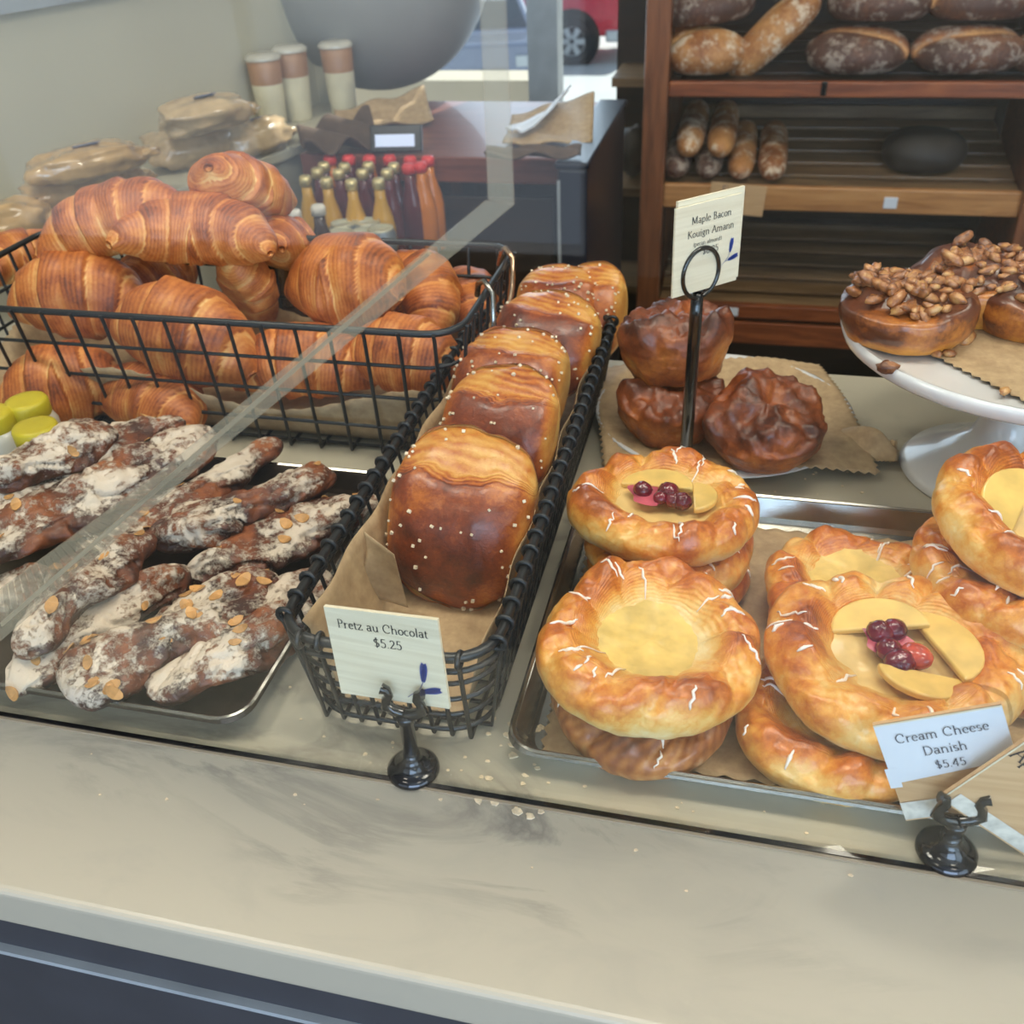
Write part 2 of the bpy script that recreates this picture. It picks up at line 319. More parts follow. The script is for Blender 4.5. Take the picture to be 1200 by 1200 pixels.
def almond_mesh(seed, L, W, H, knob=0):
    nu, nv = 120, 60; u = np.linspace(0, 1, nu)[:, None]; v = np.linspace(0, 2*np.pi, nv, endpoint=False)[None, :]
    e = np.clip(1-np.abs(2*u-1)**3.2, 0, 1)**.5
    rs = np.random.RandomState(seed); tw = rs.uniform(-1, 1)
    wv = 1+.13*np.sin(u*7+tw*5)+.10*np.sin(u*15+seed)
    if knob: wv = wv*(1-.45*np.exp(-((u-.80)/.09)**2))
    rx = W/2*e*wv; rz = H/2*e*(1+.12*np.sin(u*9+seed*2))
    fold = .14*np.sin(v*2+u*8*tw+seed)+.10*np.sin(3*v-u*11+seed)
    x = (u-.5)*L+0*v; y = rx*np.cos(v)*(1+fold)+.006*np.sin(u*5+seed); z = rz*np.sin(v)*(1+fold)
    B = np.stack([x, y, z], -1); n1 = fbm(B, 45, seed); n2 = fbm(B, 130, seed+9, 2)
    rdg = np.abs(vnoise(B*np.array([.35, 1.3, 1.3]), 95, seed+2)); s = 1+.28*n1+.10*n2-.24*np.clip(.22-rdg, 0, 1)/.22*(np.sin(v) > -.3); y = y*s*1.12; z = z*s; z = np.where(z < -H*.3, -H*.3+(z+H*.3)*.3, z); z = z-z.min()
    P = np.stack([x, y, z], -1); top = np.clip(np.sin(v), -1, 1)+0*u
    bake = .55-.25*n1+.12*np.sin(u*20)-.15*top; powder = sstep(-.3, .7, top+.35*n1)*(.85+.5*fbm(P, 22, seed+4))
    return gridmesh('almond_croissant', P, bake=bake, lam=v/6+u*2, powder=powder)
def pretz_mesh(seed, W=.094, L=.112, H=.058):
    # rolled rectangular pastry: x width, y length, z thickness; layers show on the +y edge roll
    nu, nv = 72, 72; u = np.linspace(-np.pi/2, np.pi/2, nu)[:, None]; v = np.linspace(-np.pi, np.pi, nv, endpoint=False)[None, :]
    sp = lambda x, p: np.sign(x)*np.abs(x)**p
    cx = sp(np.cos(u), .68); x = W/2*sp(np.sin(u), .80)+0*v; y = L/2*cx*sp(np.cos(v), .95); z = H/2*cx*sp(np.sin(v), .85)
    B = np.stack([x, y, z], -1); n1 = fbm(B, 28, seed); n2 = vnoise(B, 95, seed+4)
    z = z+H*.10*np.cos(np.clip(y/(L/2), -1, 1)*np.pi*.9)*np.sign(z)*cx
    # rolled end: a ledge near +y
    yy = y/(L/2); ledge = sstep(.30, .42, yy+.22*n1-.10*np.abs(x/(W/2)))*(z > 0); z = z-ledge*H*.10*cx
    s = 1+.07*n1+.025*n2; P = np.stack([x*(1+.03*n1), y*s, z*s], -1); P[..., 2] -= P[..., 2].min()
    top = (z > -H*.1)*1.0
    bake = .66+.16*(1-np.abs(x/(W/2))**3)-.46*ledge+.30*n1+.12*n2; bake = np.where(z < 0, .30+.2*n1, bake)
    bake = bake-.35*sstep(.82, .98, np.abs(x)/(W/2))-.25*sstep(.8, 1, -yy)
    return gridmesh('pretz', P, bake=bake, lam=(yy*.7+.2*n1+.15*x/W)*ledge)
def danish_mesh(seed, R=.058, H=.03, nb=9, puff=0, dip=.45, tw=2.2):
    # closed profile from bottom centre to the rim to the sunken middle
    nu, nv = 66, 160; t = np.linspace(0, 1, nu)[:, None]; th = np.linspace(0, 2*np.pi, nv, endpoint=False)[None, :]
    rs = np.random.RandomState(seed); ir = .50
    tt = t[:, 0]; rr = np.zeros(nu); zz = np.zeros(nu)
    for i, s in enumerate(tt):
        if s < .2: rr[i] = .80*s/.2; zz[i] = 0
        elif s < .85:
            a = (s-.2)/.65*np.pi*1.22-np.pi*.5; rc = .755; w = .235
            rr[i] = rc+w*np.cos(a); zz[i] = .5+.5*np.sin(a)
        else: rr[i] = 0; zz[i] = 0
    i0 = np.argmax(tt >= .85); r0 = rr[i0-1]; z0 = zz[i0-1]
    for i in range(i0, nu):
        q = (tt[i]-tt[i0-1])/(1-tt[i0-1]); rr[i] = r0*(1-q); zz[i] = dip+(z0-dip)*(1-q)**3
    rr = rr[:, None]; zz = zz[:, None]
    out = sstep(.35, .75, rr)
    wob = 1+.045*np.sin(2*th+rs.rand()*6)+.03*np.sin(3*th+rs.rand()*6)
    cs_ = np.stack([np.cos(th)+0*rr, np.sin(th)+0*rr, 0*rr*th], -1); phase = nb*th+tw*(rr*3)+1.1*np.sin(th*2+rs.rand()*6)+3.2*fbm(cs_, 1.6, seed+8)
    bul = np.abs(np.sin(phase/2))**.5
    B = np.stack([rr*np.cos(th), rr*np.sin(th), zz*.5+0*th], -1); n1 = fbm(B, 2.6, seed); n2 = fbm(B, 9, seed+3)
    Rr = R*rr*wob*(1+out*(.045*(bul-.6)+.04*n1)); Z = H*zz*(1+out*(.25*(bul-.7)+.30*n1)+puff*n1)+H*.06*n2
    P = np.stack([Rr*np.cos(th), Rr*np.sin(th), Z+0*th], -1); P[..., 2] -= P[..., 2].min()
    side = sstep(.62, .15, zz)*out
    bake = .44+.20*(bul-.45)*out+.42*n1+.18*sstep(.7, 1, zz)-.42*side*sstep(0, .4, n1+.35)-.35*(1-sstep(.3, .62, rr))*(tt[:, None] > .5)
    return gridmesh('danish', P, bake=bake, lam=(th*1.1+rr*1.6)*out)
def kouign_mesh(seed, R=.04, H=.052):
    nu, nv = 70, 84; t = np.linspace(0, 1, nu)[:, None]; th = np.linspace(0, 2*np.pi, nv, endpoint=False)[None, :]
    a = np.clip((t-.12)/.62, 0, 1); rr = np.where(t < .12, t/.12*.86, np.where(t < .74, .86+.20*np.sin(a*np.pi*.62), 0)); re = .86+.20*np.sin(np.pi*.62)
    q = np.clip((t-.74)/.26, 0, 1); rr = np.where(t >= .74, re*np.cos(q*np.pi/2), rr); zz = np.where(t < .12, 0, np.where(t < .74, a*.62, .62+.38*np.sin(q*np.pi/2)))
    pet = np.cos(4*th+seed+.9*np.sin(th)+2*rr)*sstep(0, .7, rr); dip = sstep(.75, 0, rr)*(t > .7)
    B = np.stack([rr*np.cos(th), rr*np.sin(th), zz+0*th], -1); n1 = fbm(B, 2.3, seed, 4); n2 = fbm(B, 7, seed+3)
    hi = sstep(.3, .95, zz); Rr = R*rr*(1+.12*n1+hi*.03*pet+.04*n2)*(1-.12*(1-a)*(t < .74)); Z = H*(zz-.16*dip*sstep(-.2, .8, -np.abs(pet)+.9)+hi*(.05*pet*(1-dip)+.30*n1)+.05*n2)
    P = np.stack([Rr*np.cos(th), Rr*np.sin(th), Z+0*th], -1); P[..., 2] -= P[..., 2].min()
    bake = .42+.38*hi+.40*n1-.25*dip; return gridmesh('kouign', P, bake=bake, lam=zz*1.5+th*.3)
def bun_mesh(seed, R=.056, H=.042):
    nu, nv = 64, 88; t = np.linspace(0, 1, nu)[:, None]; th = np.linspace(0, 2*np.pi, nv, endpoint=False)[None, :]
    rr = np.where(t < .15, t/.15*.82, .82*0+np.where(t < .55, .82+.18*np.sin((t-.15)/.4*np.pi*.6), 0)); re = .82+.18*np.sin(.6*np.pi)
    q = np.clip((t-.55)/.45, 0, 1); rr = np.where(t >= .55, re*np.cos(q*np.pi/2), rr); zz = np.where(t < .15, 0, np.where(t < .55, (t-.15)/.4*.62, .62+.38*np.sin(q*np.pi/2)))
    sp = np.sin(rr*9+th+seed)*sstep(0, .3, zz); B = np.stack([rr*np.cos(th), rr*np.sin(th), zz+0*th], -1); n1 = fbm(B, 2.5, seed)
    Rr = R*rr*(1+.05*n1+.02*sp); Z = H*(zz*(1+.16*n1)+.05*sp*sstep(.2,.6,zz)); P = np.stack([Rr*np.cos(th), Rr*np.sin(th), Z+0*th], -1); P[..., 2] -= P[..., 2].min()
    bake = .62+.45*n1-.12*sp-.55*sstep(.35, .05, zz)+0*th; return gridmesh('bun', P, bake=bake, lam=rr*2+th*.2)
def loaf_mesh(seed, L, W, H, score=1, e=2.4):
    nu, nv = 60, 40; u = np.linspace(0, 1, nu)[:, None]; v = np.linspace(0, 2*np.pi, nv, endpoint=False)[None, :]
    en = np.clip(1-np.abs(2*u-1)**e, 0, 1)**.5; x = (u-.5)*L+0*v; y = W/2*en*np.cos(v); z = H/2*en*np.sin(v)
    B = np.stack([x, y, z], -1); n1 = fbm(B, 12, seed); s = 1+.08*n1; y = y*s; z = z*s
    g = np.zeros_like(x)
    if score: g = np.exp(-((y-.18*W*np.sin(x/L*3+seed))/(W*.10))**2)*(z > 0)*sstep(0, .4, en); z = z-.10*H*g
    z = np.where(z < -H*.32, -H*.32+(z+H*.32)*.2, z); z = z-z.min(); P = np.stack([x, y, z], -1)
    return gridmesh('loaf', P, bake=.62+.25*n1-.55*g, powder=.6+.4*n1-g*.5, lam=u+0*v)
def blob_mesh(seed, rx, ry, rz, amp=.15, sc=1.6, nu=18, nv=24, e=1.0):
    u = np.linspace(-np.pi/2, np.pi/2, nu)[:, None]; v = np.linspace(0, 2*np.pi, nv, endpoint=False)[None, :]
    D = np.stack([np.cos(u)*np.cos(v), np.cos(u)*np.sin(v), np.sin(u)+0*v], -1); n = fbm(D, sc, seed)
    D = np.sign(D)*np.abs(D)**e; P = D*(1+amp*n)[..., None]*np.array([rx, ry, rz]); return gridmesh('blob', P, bake=.5+.5*n)
def flake_mesh(rx=.007, ry=.0042, t=.0009):
    V = []; k = 10
    for z in (0, t):
        for j in range(k): a = 2*math.pi*j/k; V.append((rx*math.cos(a)*(1-.25*(math.cos(a) > 0)*abs(math.sin(a))), ry*math.sin(a), z+.0008*math.cos(a*2)))
    return mesh('flake', V, [tuple(range(k))[::-1], tuple(range(k, 2*k))]+[(j, (j+1) % k, (j+1) % k+k, j+k) for j in range(k)])
# ------------------------------------------------------------------ lettering: a pen drawn roman alphabet
def arc(cx, cy, rx, ry, a0, a1, n=12): return [(cx+rx*math.cos(R_(a0+(a1-a0)*i/n)), cy+ry*math.sin(R_(a0+(a1-a0)*i/n))) for i in range(n+1)]
def stem(x, y0, y1, s0=1, s1=1, w=.06):
    r = [[(x, y0), (x, y1)]]
    if s0: r.append([(x-w, y0), (x+w, y0)])
    if s1 == 1: r.append([(x-w, y1), (x+w*.2, y1)])
    if s1 == 2: r.append([(x-w, y1), (x+w, y1)])
    return r
G = {
 'P': (.52, stem(.14, 0, .7, 1, 2)+[[(.14, .7), (.28, .7)]+arc(.28, .53, .16, .17, 90, -90)+[(.14, .36)]]),
 'C': (.66, [arc(.36, .35, .28, .36, 50, 310, 20), [(.54, .63), (.56, .48)]]),
 'M': (.84, stem(.14, 0, .7, 1, 1)+[[(.14, .7), (.40, .05), (.66, .7)]]+stem(.68, 0, .7, 1, 2)),
 'B': (.56, stem(.14, 0, .7, 1, 2)+[[(.14, .7), (.26, .7)]+arc(.26, .535, .14, .165, 90, -90)+[(.14, .37)], [(.26, .37)]+arc(.27, .185, .17, .185, 90, -90)+[(.14, 0)]]),
 'K': (.62, stem(.14, 0, .7, 1, 2)+[[(.50, .7), (.14, .33)], [(.24, .42), (.56, 0)], [(.50, 0), (.62, 0)]]),
 'A': (.64, [[(.06, 0), (.32, .7)], [(.32, .7), (.58, 0)], [(.16, .26), (.48, .26)], [(0, 0), (.13, 0)], [(.5, 0), (.66, 0)]]),
 'D': (.66, stem(.14, 0, .7, 1, 2)+[[(.14, .7), (.28, .7)]+arc(.28, .35, .30, .35, 90, -90, 16)+[(.14, 0)]]),
 'F': (.5, stem(.14, 0, .7, 1, 2)+[[(.14, .7), (.44, .7), (.44, .62)], [(.14, .37), (.34, .37)]]),
 'a': (.44, [arc(.19, .13, .13, .13, 0, 360, 14), arc(.20, .32, .13, .13, 150, 0), [(.33, .32), (.33, .04), (.40, .0)]]),
 'b': (.48, stem(.1, 0, .72, 0, 1)+[arc(.25, .22, .15, .22, 150, -150, 16)]),
 'c': (.40, [arc(.22, .22, .16, .22, 50, 310, 14)]),
 'd': (.50, [arc(.21, .22, .15, .22, 30, 330, 16)]+stem(.36, 0, .72, 0, 1)+[[(.36, 0), (.43, .02)]]),
 'e': (.42, [[(.07, .25), (.36, .25)]+arc(.22, .25, .14, .19, 0, 130, 8)[1:]+arc(.22, .22, .16, .22, 150, 315, 10)]),
 'g': (.46, [arc(.21, .28, .12, .16, 0, 360, 14), [(.30, .40), (.42, .44)], [(.15, .13), (.12, .05), (.32, .02)]+arc(.22, -.09, .16, .10, 40, -220, 12)]),
 'h': (.52, stem(.1, 0, .72, 1, 1)+[arc(.25, .28, .15, .16, 160, 0)+[(.40, 0)], [(.34, 0), (.46, 0)]]),
 'i': (.24, stem(.12, 0, .44, 1, 1)+[[(.12, .60), (.12, .66)]]),
 'l': (.24, stem(.12, 0, .72, 1, 1)),
 'm': (.78, stem(.1, 0, .44, 1, 1)+[arc(.235, .28, .135, .16, 160, 0)+[(.37, 0)], arc(.505, .28, .135, .16, 160, 0)+[(.64, 0)], [(.31, 0), (.43, 0)], [(.58, 0), (.70, 0)]]),
 'n': (.52, stem(.1, 0, .44, 1, 1)+[arc(.25, .28, .15, .16, 160, 0)+[(.40, 0)], [(.34, 0), (.46, 0)]]),
 'o': (.46, [arc(.23, .22, .17, .22, 0, 360, 20)]),
 'p': (.50, stem(.1, -.2, .44, 1, 1)+[arc(.25, .22, .16, .22, 150, -150, 16)]),
 'r': (.36, stem(.1, 0, .44, 1, 1)+[[(.10, .28), (.20, .42), (.32, .42)]]),
 's': (.36, [arc(.18, .33, .11, .11, 40, 260, 10)+arc(.18, .11, .13, .11, 80, -140, 10)]),
 't': (.30, [[(.12, .58), (.12, .08)]+arc(.20, .08, .08, .08, 180, 310, 6), [(.02, .43), (.26, .43)]]),
 'u': (.52, [[(.05, .44), (.11, .44), (.11, .16)]+arc(.25, .16, .14, .16, 180, 350, 8), [(.34, .44), (.40, .44), (.40, .02), (.47, 0)]]),
 'z': (.42, [[(.06, .36), (.06, .44), (.34, .44), (.05, 0), (.36, 0), (.36, .09)]]),
 '$': (.48, [arc(.23, .48, .15, .14, 40, 260, 10)+arc(.23, .19, .16, .15, 80, -140, 10), [(.23, .76), (.23, -.06)]]),
 '5': (.46, [[(.38, .66), (.14, .66), (.11, .38)]+arc(.21, .21, .17, .21, 120, -140, 14)]),
 '2': (.46, [arc(.22, .48, .14, .17, 160, -30, 12)+[(.06, .02), (.40, .02), (.40, .09)]]),
 '4': (.48, [[(.44, .18), (.04, .18), (.32, .66), (.32, 0)], [(.26, 0), (.38, 0)]]),
 '6': (.46, [arc(.23, .20, .15, .20, 0, 360, 16), [(.08, .22)]+arc(.30, .30, .22, .36, 180, 100, 8)]),
 '.': (.2, [[(.08, .02), (.12, .05)]]), '(': (.26, [arc(.3, .28, .2, .46, 130, 230)]), ')': (.26, [arc(-.04, .28, .2, .46, 50, -50)]), ' ': (.28, []),
}
def text_mesh(lines, thick=.085, thin=.04):
    """lines: (string, centre_u, baseline_v, size) in card units; returns 2-D quads"""
    V = []; Fs = []
    for s, cu, bv, size in lines:
        wd = sum(G[c][0] for c in s)*size; x0 = cu-wd/2
        for c in s:
            adv, st = G[c]
            for pl in st:
                for a, b in zip(pl[:-1], pl[1:]):
                    dx, dy = b[0]-a[0], b[1]-a[1]; ln = math.hypot(dx, dy)
                    if ln < 1e-6: continue
                    wdt = (thin+(thick-thin)*abs(dy/ln))*.5; nx, ny = -dy/ln*wdt, dx/ln*wdt; ex, ey = dx/ln*.008, dy/ln*.008
                    q = [(a[0]-ex+nx, a[1]-ey+ny), (a[0]-ex-nx, a[1]-ey-ny), (b[0]+ex-nx, b[1]+ey-ny), (b[0]+ex+nx, b[1]+ey+ny)]
                    k = len(V); V += [(x0+p[0]*size, bv+p[1]*size) for p in q]; Fs.append((k, k+1, k+2, k+3))
            x0 += adv*size
    return V, Fs
class Card:
    """A thin rectangular card from three corners (bottom left, bottom right, top left); u, v in metres on its face."""
    def __init__(s, BL, BR, TL, t=.0022, mat='card', name='price_card', parent=None, loc=None, label=None, square=1.0):
        s.o = BL; s.w = (BR-BL).length; s.x = (BR-BL).normalized(); up = TL-BL; up = up-s.x*up.dot(s.x)*square; s.h = up.length; s.y = up.normalized(); s.n = s.x.cross(s.y)
        s.loc = loc or Vector((0, 0, 0)); s.body = link(name, MB().prism([s.pt(0, 0), s.pt(s.w, 0), s.pt(s.w, s.h), s.pt(0, s.h)], -s.n*t).me(name), mat, parent, None, label=label)
        if parent is None: s.body.location = s.loc
    def pt(s, u, v, d=0): return s.o+s.x*u+s.y*v+s.n*d-s.loc
    def flat(s, name, V2, Fs, mat, d=.0003, parent=None, th=.00015):
        V = [s.pt(u, v, d) for u, v in V2]; return link(name, mesh(name, V, Fs), mat, parent if parent is not None else s.body)
    def text(s, lines, mat='text', **k):
        V, Fs = text_mesh(lines, **k); return s.flat('lettering', V, Fs, mat)
    def sprig(s, u, v, sc, mat='blue', parent=None):
        V = []; Fs = []
        def q(a, b, w0, w1):
            dx, dy = b[0]-a[0], b[1]-a[1]; l = math.hypot(dx, dy); nx, ny = -dy/l, dx/l; k = len(V)
            V.extend([(u+sc*(a[0]+nx*w0), v+sc*(a[1]+ny*w0)), (u+sc*(a[0]-nx*w0), v+sc*(a[1]-ny*w0)), (u+sc*(b[0]-nx*w1), v+sc*(b[1]-ny*w1)), (u+sc*(b[0]+nx*w1), v+sc*(b[1]+ny*w1))]); Fs.append((k, k+1, k+2, k+3))
        for (ax, ay, an, ln) in ((.0, .35, 82, .55), (-.08, -.02, 14, .5)):
            d = (math.cos(R_(an)), math.sin(R_(an)))
            for i in range(9):
                t = i/8; p = (ax+d[0]*ln*t, ay+d[1]*ln*t); w = .05+.05*math.sin(math.pi*(t*.8+.15))
                for sg in (-1, 1): a2 = R_(an+sg*32); q(p, (p[0]+math.cos(a2)*w*2.2, p[1]+math.sin(a2)*w*2.2), .05, .008)
            q((ax, ay), (ax+d[0]*ln, ay+d[1]*ln), .04, .02)
        q((0, .35), (-.12, .1), .008, .012); q((-.12, .1), (-.55, -.28), .012, .008); q((-.08, -.02), (-.25, -.05), .01, .01)
        return s.flat('wheat_sprig', V, Fs, mat, .0004, parent)
# ================================================================== THE ROOM
X0, X1, Y0, Y1, ZC = -3.2, 2.4, -2.8, 2.78, 2.75
struct('floor', X0, X1, Y0, Y1, -.1, 0, 'floor')
struct('ceiling', X0, X1, Y0, Y1, ZC, ZC+.1, 'ceil')
struct('wall_left', X0-.1, X0, Y0, Y1, 0, ZC, 'wallpaint'); 
for (a, b, c, d) in [(-.5, Y1, 0, ZC), (Y0, -2.7, 0, ZC), (-2.7, -.5, 0, .15), (-2.7, -.5, 2.3, ZC)]: struct('wall_right', X1, X1+.1, a, b, c, d, 'wallpaint')
w3 = thing('window_3', None, None); w3['kind'] = 'structure'  # unseen window added to hold the cool side fill
for y in (-2.7, -1.6, -.55): boxo('mullion', X1, X1+.05, y, y+.05, .15, 2.3, 'frame', w3)
# street wall with its window opening
WX0, WX1, WZ0, WZ1 = -1.30, -.385, .66, 2.3
wb = struct('wall_back', WX1, X1, Y1, Y1+.12, 0, ZC, 'darkwall')
for i, (a, b, c, d) in enumerate([(X0, WX0, 0, ZC), (WX0, WX1, 0, WZ0), (WX0, WX1, WZ1, ZC)]):
    struct('wall_back', a, b, Y1, Y1+.12, c, d, 'wallpaint')
wn = thing('window_1', None, None); wn['kind'] = 'structure'
wl = lambda px: aty(px, 60, Y1).x
boxo('window_frame', WX0, WX1, Y1-.01, Y1+.05, WZ0, WZ0+.03, 'frame', wn)
boxo('mullion', wl(620), wl(655), Y1-.02, Y1+.06, WZ0, WZ1, 'frame', wn); boxo('mullion', WX0, WX0+.04, Y1-.02, Y1+.06, WZ0, WZ1, 'frame', wn)
boxo('pane', WX0, WX1, Y1+.06, Y1+.064, WZ0, WZ1, 'glass', wn)
# storefront wall behind the customer, with its big window and an added high opening at right
for (a, b, c, d) in [(X0, -3.1, 0, ZC), (2.2, X1, 0, ZC), (-.55, -.3, 0, ZC), (-.3, 2.2, 0, 1.07), (-.3, 2.2, 2.37, ZC), (-3.1, -.55, 0, .08), (-3.1, -.55, 2.35, ZC)]: struct('wall_front', a, b, Y0-.1, Y0, c, d, 'wallpaint')
wf = thing('window_2', None, None); wf['kind'] = 'structure'
for x in (-3.1, -1.85, -.6): boxo('mullion', x, x+.05, Y0-.05, Y0, .08, 2.35, 'frame', wf)
for x in (-.3, .95, 2.15): boxo('mullion', x, x+.05, Y0-.05, Y0, 1.07, 2.37, 'frame', wf)  # unseen high opening added for the cool front fill
for lx, ly, le in LAMPS:
    f = thing('ceiling_lamp', 'white ceiling lamp with warm diffuser over %s' % {(-1.0, .45): 'the left end of the counter', (.0, .5): 'the middle of the counter', (.95, .45): 'the right end of the counter', (-.9, -.9): 'the customer floor at left', (.9, -.9): 'the customer floor at right', (.6, 1.7): 'the aisle before the bread rack'}[(lx, ly)], 'lamp', (lx, ly, ZC), group='ceiling lamps over the counter')
    boxo('housing', -.28, .28, -.18, .18, -.09, 0, 'white', f); boxo('diffuser', -.25, .25, -.15, .15, -.095, -.091, 'lampglow', f)
# the street outside
st = struct('street_ground', -30, 20, 3.2, 60, -1.76, -1.66, 'street')
lw = boxo('low_wall', -2.4, -.68, 3.25, 3.42, -.4, .72, 'wallpaint'); tag(lw, 'low beige wall outside behind the butcher block table', 'wall')
# ================================================================== MARBLE COUNTER
YG, YF, YB = .315, .210, .855
o = boxo('marble_worktop', -1.0, 1.1, YF, YB, CT-.032, CT, 'marble', bv=.004); o.modifiers['bevel'].segments = 4
tag(o, 'veined pale marble counter slab carrying all the pastries', 'counter')
cb = thing('counter_cabinet', 'dark blue-grey painted cabinet front below the marble slab', 'cabinet', (0, .3, 0))
boxo('cabinet_body', -1.0, 1.1, -.055, .53, .0, CT-.033, 'navy', cb); boxo('upper_rail', -1.0, 1.1, -.068, -.056, CT-.105, CT-.034, 'navy', cb, .002)
for k in range(4): boxo('front_panel', -1.0+k*.525, -.481+k*.525, -.070, -.056, .12, CT-.112, 'navy', cb, .002)
boxo('bead_moulding', -1.0, 1.1, -.071, -.066, CT-.111, CT-.107, 'frame', cb, label='thin pale moulding line')
g = thing('display_glass', 'upright clear glass pane standing along the marble counter', 'glass', (0, YG, CT))
boxo('pane', -1.0, .9, 0, .006, .002, .52, 'glass', g); boxo('bottom_channel', -1.0, .9, -.0012, .0016, 0, .0022, 'black', g); boxo('silicone_bead', -1.0, .9, -.0030, -.0012, 0, .0014, 'acrylic_edge', g)
# reflected edge imitated by a pale strip inside the pane
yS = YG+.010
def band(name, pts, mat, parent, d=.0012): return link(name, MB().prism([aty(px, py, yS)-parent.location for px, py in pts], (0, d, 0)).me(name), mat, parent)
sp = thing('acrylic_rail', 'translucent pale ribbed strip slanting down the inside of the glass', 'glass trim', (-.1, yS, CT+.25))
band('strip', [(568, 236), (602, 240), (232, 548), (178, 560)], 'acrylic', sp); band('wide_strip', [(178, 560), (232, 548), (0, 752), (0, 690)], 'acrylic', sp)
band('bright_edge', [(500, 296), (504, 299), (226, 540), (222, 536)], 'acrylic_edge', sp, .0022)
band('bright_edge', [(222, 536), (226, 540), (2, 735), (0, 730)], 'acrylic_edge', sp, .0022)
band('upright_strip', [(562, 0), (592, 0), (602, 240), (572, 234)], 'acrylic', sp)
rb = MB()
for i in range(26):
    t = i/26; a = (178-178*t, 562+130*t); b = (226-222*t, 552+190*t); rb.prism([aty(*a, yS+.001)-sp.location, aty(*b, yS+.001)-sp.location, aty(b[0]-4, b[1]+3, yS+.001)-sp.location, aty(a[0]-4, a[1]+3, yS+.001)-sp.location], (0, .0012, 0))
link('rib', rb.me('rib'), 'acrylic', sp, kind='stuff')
# ================================================================== TRAYS
def tray(name, label, x0, x1, y0, y1, mat, h=.016, fl=.010, rad=.018, z=CT+.0005):
    cx, cy = (x0+x1)/2, (y0+y1)/2; hw, hd = (x1-x0)/2, (y1-y0)/2; t = thing(name, label, 'tray', (cx, cy, z))
    def ring(off, zz, r):
        P = []
        for (sx, sy, a0) in ((1, 1, 0), (-1, 1, 90), (-1, -1, 180), (1, -1, 270)):
            for k in range(7): a = R_(a0+15*k); P.append(((hw+off-r)*sx+r*math.cos(a), (hd+off-r)*sy+r*math.sin(a), zz))
        return P
    loops = [ring(-fl, .0002, rad*.8), ring(-fl*.2, h, rad), ring(.001, h+.001, rad), ring(.002, h-.002, rad), ring(-.001, h-.003, rad), ring(-fl-.001, 0, rad*.8)]
    V = []; Fs = []; n = 28
    for L in loops: V += L
    for i in range(5): Fs += [(i*n+j, i*n+(j+1) % n, (i+1)*n+(j+1) % n, (i+1)*n+j) for j in range(n)]
    Fs.append(tuple(range(n))); Fs.append(tuple(5*n+j for j in range(n))[::-1])
    link('sheet_pan', mesh('sheet_pan', V, Fs), mat, t); rimm = MB().tube([(p[0], p[1], h) for p in ring(0, 0, rad)], .0016, 6, True); smooth_by_angle(link('rolled_rim', rimm.me('rolled_rim'), 'steel', t)); return t
tray('baking_tray', 'dark metal tray under the floury almond chocolate croissants', -.68, -.255, .325, .590, 'darkpan')
tray('baking_tray', 'shiny steel tray holding the danish pastries', -.101, .34, .337, .608, 'steel')
def parchment(name, label, cx, cy, z, w, d, rot=0, amp=.002, seed=0, curl=0, parent=None, cat='baking paper', fn=None, n=26, zig=True):
    u = np.linspace(-1, 1, n*2); v = np.linspace(-1, 1, n*2); U, Vv = np.meshgrid(u, v, indexing='ij')
    x = U*w/2; y = Vv*d/2
    if zig:
        zz = .0016*((np.arange(n*2) % 2)*2-1); x[0, :] += zz; x[-1, :] += zz; y[:, 0] += zz; y[:, -1] += zz
    c, s = math.cos(rot), math.sin(rot); X = cx+c*x-s*y; Y = cy+s*x+c*y
    P = np.stack([X, Y, 0*X], -1); zv = amp*(1+fbm(P, 14, seed)); 
    if curl: zv = zv+curl*np.clip(np.maximum(np.abs(U), np.abs(Vv))-.8, 0, 1)**1*5*(.5+.5*vnoise(P, 9, seed+2))
    if fn is not None: X, Y, zv = fn(U, Vv, X, Y, zv)
    P = np.stack([X-cx, Y-cy, zv], -1); me = gridmesh(name, P, False, False); o = link(name, me, 'paper', parent, (cx, cy, z))
    md = o.modifiers.new('thickness', 'SOLIDIFY'); md.thickness = .0004; md.offset = 1
    if parent is None: tag(o, label, cat)
    return o
parchment('baking_paper', 'brown paper with a jagged edge lining the danish tray', .112, .470, CT+.0022, .398, .234, R_(1.5), .0012, 3)
# ================================================================== CHOCOLATE ALMOND CROISSANTS
flake = flake_mesh(); flake.materials.append(MT['flake'])
def almond(p1, p2, zc, W, H, seed, label, knob=0, nf=7, tilt=0):
    a = at(*p1, CT+zc+H*.4); b = at(*p2, CT+zc+H*.4); d = b-a; L = d.length; m = (a+b)/2; yaw = math.atan2(d.y, d.x)
    t = thing('almond_croissant', label, 'pastry', (m.x, m.y, CT+zc), (tilt, 0, yaw), 'chocolate almond croissants on the dark tray')
    me = almond_mesh(seed, L, W, H, knob); link('crust', me, 'choc', t); rs = random.Random(seed)
    co = np.zeros(len(me.vertices)*3); me.vertices.foreach_get('co', co); co = co.reshape(-1, 3); cand = [v for v in me.vertices if v.normal.z > .6]
    for k in range(nf):
        v = rs.choice(cand); n = v.normal; rot = n.to_track_quat('Z', 'X').to_euler(); rot.rotate_axis('Z', rs.uniform(0, 6)); sc_ = rs.uniform(.55, 1.0)
        f = link('almond_flake', flake, None, t, v.co+n*.0004, rot); f.scale = (sc_, sc_, sc_)
    return t
